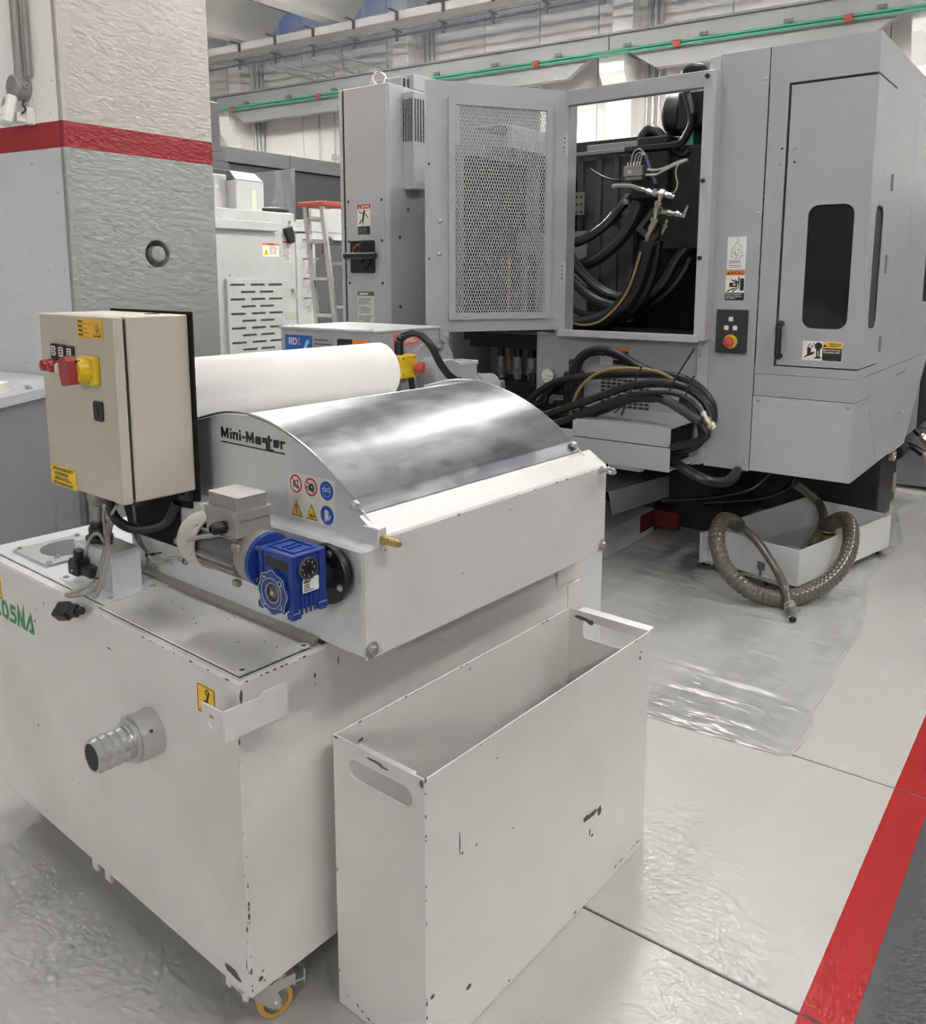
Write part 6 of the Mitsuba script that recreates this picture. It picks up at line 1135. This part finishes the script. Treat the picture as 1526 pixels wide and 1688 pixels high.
P = Print((5.69, 6.4994, 1.75), (1, 0, 0), (0, 0, 1)); P.poly(sbox(0, 0, .105, .195), lin(196, 194, 192)).rect(0, .183, .105, .195, lin(150, 60, 60)).lines(.008, .175, .085, 11, .0155, lin(120, 110, 110), .35, 2, 5); P.done('data_sticker', bm)
obj('lock_key', [cyl((5.81, 6.5, 1.478), (5.81, 6.47, 1.478), .018, 12), box(5.82, 5.835, 6.468, 6.472, 1.38, 1.47)], 'zinc', bm)
P = Print((5.70, 6.4994, 1.18), (1, 0, 0), (0, 0, 1)); P.poly(sbox(0, 0, .15, .075), lin(176, 174, 160)); P.done('old_label', bm)
tbx = thing('motor_cover', 'off-white box with screws on top of the off-white machine', 'cover')
obj('box', [box(5.25, 5.585, 6.62, 7.0, 2.222, 2.5, .006), ext(Polygon([(0, 0), (.33, 0), (.25, .085), (-.03, .085)]), (5.25, 6.625, 2.5), (1, 0, 0), (0, .45, .9), .01)], 'offwhite', tbx, smooth=False)
for x, z in ((5.27, 2.48), (5.56, 2.46), (5.27, 2.26), (5.56, 2.26)): obj('cover_screw', dome((x, 6.62, z), (0, -1, 0), .012, .008), 'zinc', tbx)
obj('tape_strip', box(5.43, 5.485, 6.616, 6.62, 2.225, 2.42), 'ivory', tbx); obj('side_box', box(5.1, 5.25, 6.75, 7.1, 2.222, 2.55, .006), 'greyl', tbx, smooth=False)
obj('glove', [trimesh.Trimesh(*(lambda s: (s.vertices * np.array([.17, .06, .03]) + np.array([5.72, 6.62, 2.25]), s.faces))(trimesh.creation.icosphere(3)))], 'black', None, 'black rag lying on top of the off-white machine', 'rag')
bl = thing('bellows', 'grey folded way cover rising behind the column edge', 'bellows')
bel = []
for i in range(7):
    a, b = i / 7, (i + 1) / 7; w = lambda t: (5.20 + .06 * t, 5.58 - .26 * t)
    z = 2.63 + 2.2 * 0; za, zb = 2.64 + .62 * a, 2.64 + .62 * b - .006
    (xa0, xa1), (xb0, xb1) = w(a), w(b)
    obj('segment', ext(Polygon([(xa0, za), (xa1, za), (xb1 + .012, zb), (xb0, zb)]), (0, 7.1 + .02 * i, 0), (1, 0, 0), (0, 0, 1), -.05), 'darkmachine', bl, smooth=False)
obj('base_bar', box(5.18, 5.6, 7.04, 7.2, 2.55, 2.64, .006), 'seal', bl, smooth=False)
obj('rear_support', box(5.2, 5.55, 7.2, 7.3, 2.22, 3.3, .01), 'darkmachine', bl, smooth=False)
obj('metal_sheet', ext(Polygon([(5.70, 2.2), (6.5, 2.2), (6.508, 2.768), (5.72, 2.62)]), (0, 7.2, 0), (1, 0, 0), (0, 0, 1), .006), 'sheetmetal', None, 'upright streaky bare metal sheet behind the off-white machine', 'metal sheet', smooth=False)
dm = thing('dark_machine', 'large dark grey machine housing in the background left of the switch cabinet', 'machine')
obj('body', box(5.6, 11.2, 9.02, 11.5, .05, 3.02, .01), 'darkmachine2', dm, smooth=False); obj('top_band', box(5.55, 11.2, 9.0, 11.5, 3.03, 3.215, .006), 'darkmachine', dm, smooth=False)
for x in (8.05, 9.6): obj('band_joint', box(x, x + .012, 8.996, 9.0, 3.03, 3.215), 'darkmachine2', dm)
wm = thing('white_machine', 'off-white machine side with hanging hooks and dark opening, behind the ladder', 'machine')
obj('side_panel', box(6.50, 6.755, 7.2, 7.26, .05, 2.075, .004), 'offwhite', wm, smooth=False)
obj('upper_panel', [box(6.755, 8.6, 7.22, 7.28, 2.02, 2.38, .004), box(6.50, 8.6, 7.26, 8.5, 2.10, 2.23, .004), box(6.757, 6.80, 7.22, 7.28, .05, 2.02, .003)], 'offwhite', wm, smooth=False)
obj('trim_line', [box(6.6, 8.6, 7.214, 7.221, 2.10, 2.108), box(6.70, 6.96, 7.2, 7.3, 2.23, 2.27, .005)], 'castalu', wm)
obj('opening_panel', box(6.80, 8.6, 7.28, 7.32, .05, 2.02), 'darkmachine', wm, smooth=False)
for i, z in enumerate((2.01, 1.80, 1.585, 1.37)):
    obj('hook', [cyl((6.60, 7.2, z), (6.60, 7.10, z), .010, 8), cyl((6.73, 7.2, z), (6.73, 7.10, z), .010, 8), cyl((6.585, 7.11, z), (6.75, 7.11, z), .008, 8)], 'greyd', wm)
    obj('hanging_wire', tube([(6.62, 7.10, z), (6.57, 7.09, z - .09), (6.56, 7.10, z - .16), (6.63, 7.09, z - .10), (6.70, 7.10, z - .02)], .004, 6), 'cable', wm)
# ladder
la = thing('step_ladder', 'aluminium step ladder with orange top, leaning open beside the switch cabinet', 'ladder')
obj('top_step', box(5.05, 5.35, 5.26, 5.575, 2.185, 2.225, .008), 'redclip', la, smooth=False)
def bar(a, b, w, d):
    a, b = np.array(a), np.array(b); ax = nrm(b - a); s_ = nrm(np.cross(ax, [1, 0, 0])); t2 = np.cross(ax, s_)
    V = [p + s_ * i * w + t2 * j * d for p in (a, b) for i, j in ((-1, -1), (1, -1), (1, 1), (-1, 1))]
    return trimesh.convex.convex_hull(np.array(V))
obj('front_rail', bar((5.08, 5.50, 2.19), (4.80, 4.95, .02), .022, .012), 'alu', la, smooth=False)
obj('front_rail', bar((5.08, 5.30, 2.19), (4.80, 4.72, .02), .022, .012), 'alu', la, smooth=False)
obj('rear_rail', bar((5.33, 5.52, 1.95), (5.95, 5.92, .02), .018, .012), 'castalu', la, smooth=False); obj('rear_rail', bar((5.33, 5.28, 1.95), (5.95, 5.55, .02), .018, .012), 'castalu', la, smooth=False)
for y in (5.44, 5.20): obj('hinge_arch', tube([(5.28, y + .06, 1.80), (5.28, y + .055, 1.88), (5.28, y + .0, 1.93), (5.28, y - .05, 1.90)], .022, 8), 'darkpipe', la)
for i in range(6):
    t = (i + 1) / 7.2; a, b = np.array([5.08, 5.50, 2.19]), np.array([4.80, 4.95, .02]); p = a + (b - a) * t; a2, b2 = np.array([5.08, 5.30, 2.19]), np.array([4.80, 4.72, .02]); q = a2 + (b2 - a2) * t
    obj('step', bar(p, q, .012, .04), 'alu', la, smooth=False)
for i in range(4):
    t = (i + .6) / 5; a, b = np.array([5.33, 5.52, 1.95]), np.array([5.95, 5.92, .02]); p = a + (b - a) * t; a2, b2 = np.array([5.33, 5.28, 1.95]), np.array([5.95, 5.55, .02]); q = a2 + (b2 - a2) * t
    obj('rear_step', bar(p, q, .012, .02), 'alu', la, smooth=False)
# right edge of the view: grey machine with two hose ends
gr = thing('grey_machine', 'grey machine at the right edge, behind the skirt of the machining centre', 'machine')
obj('base', box(6.98, 9, -1.6, 1.35, .06, .92, .006), 'greyd', gr, smooth=False); obj('base_joint', box(6.976, 6.981, -1.6, 1.35, .50, .508), 'seal', gr)
obj('floor_strip', box(6.95, 7.05, -1.6, 1.35, .0, .03, .003), 'white', gr, smooth=False)
obj('ledge', box(6.93, 9, -1.6, 1.3, .93, 1.0, .006), 'greyl', gr, smooth=False); obj('vent_strip', box(6.972, 6.98, -1.0, 1.15, .84, .915, .002), 'castalu', gr, smooth=False)
obj('upper', box(7.3, 9, -1.6, .80, 1.0, 2.2, .01), 'darkmachine2', gr, smooth=False)
for q, k in ((rh1, 'upper'), (rh2, 'lower')):
    h_ = thing('hose_end', 'black hose with metal fitting coming out at the right edge, the %s of two' % k, 'hose', 'hose ends at the right edge')
    obj('hose', tube(q[:3], .024, 12), 'rubber', h_)
    a, b = np.array(q[2]), np.array(q[3]); m_ = (a + b) / 2
    obj('fitting', [cyl(a, m_, .027, 14, .004), hexnut(m_, b - a, .032, .05), cyl(m_, b, .022, 14)], 'fitting', h_, smooth=30)
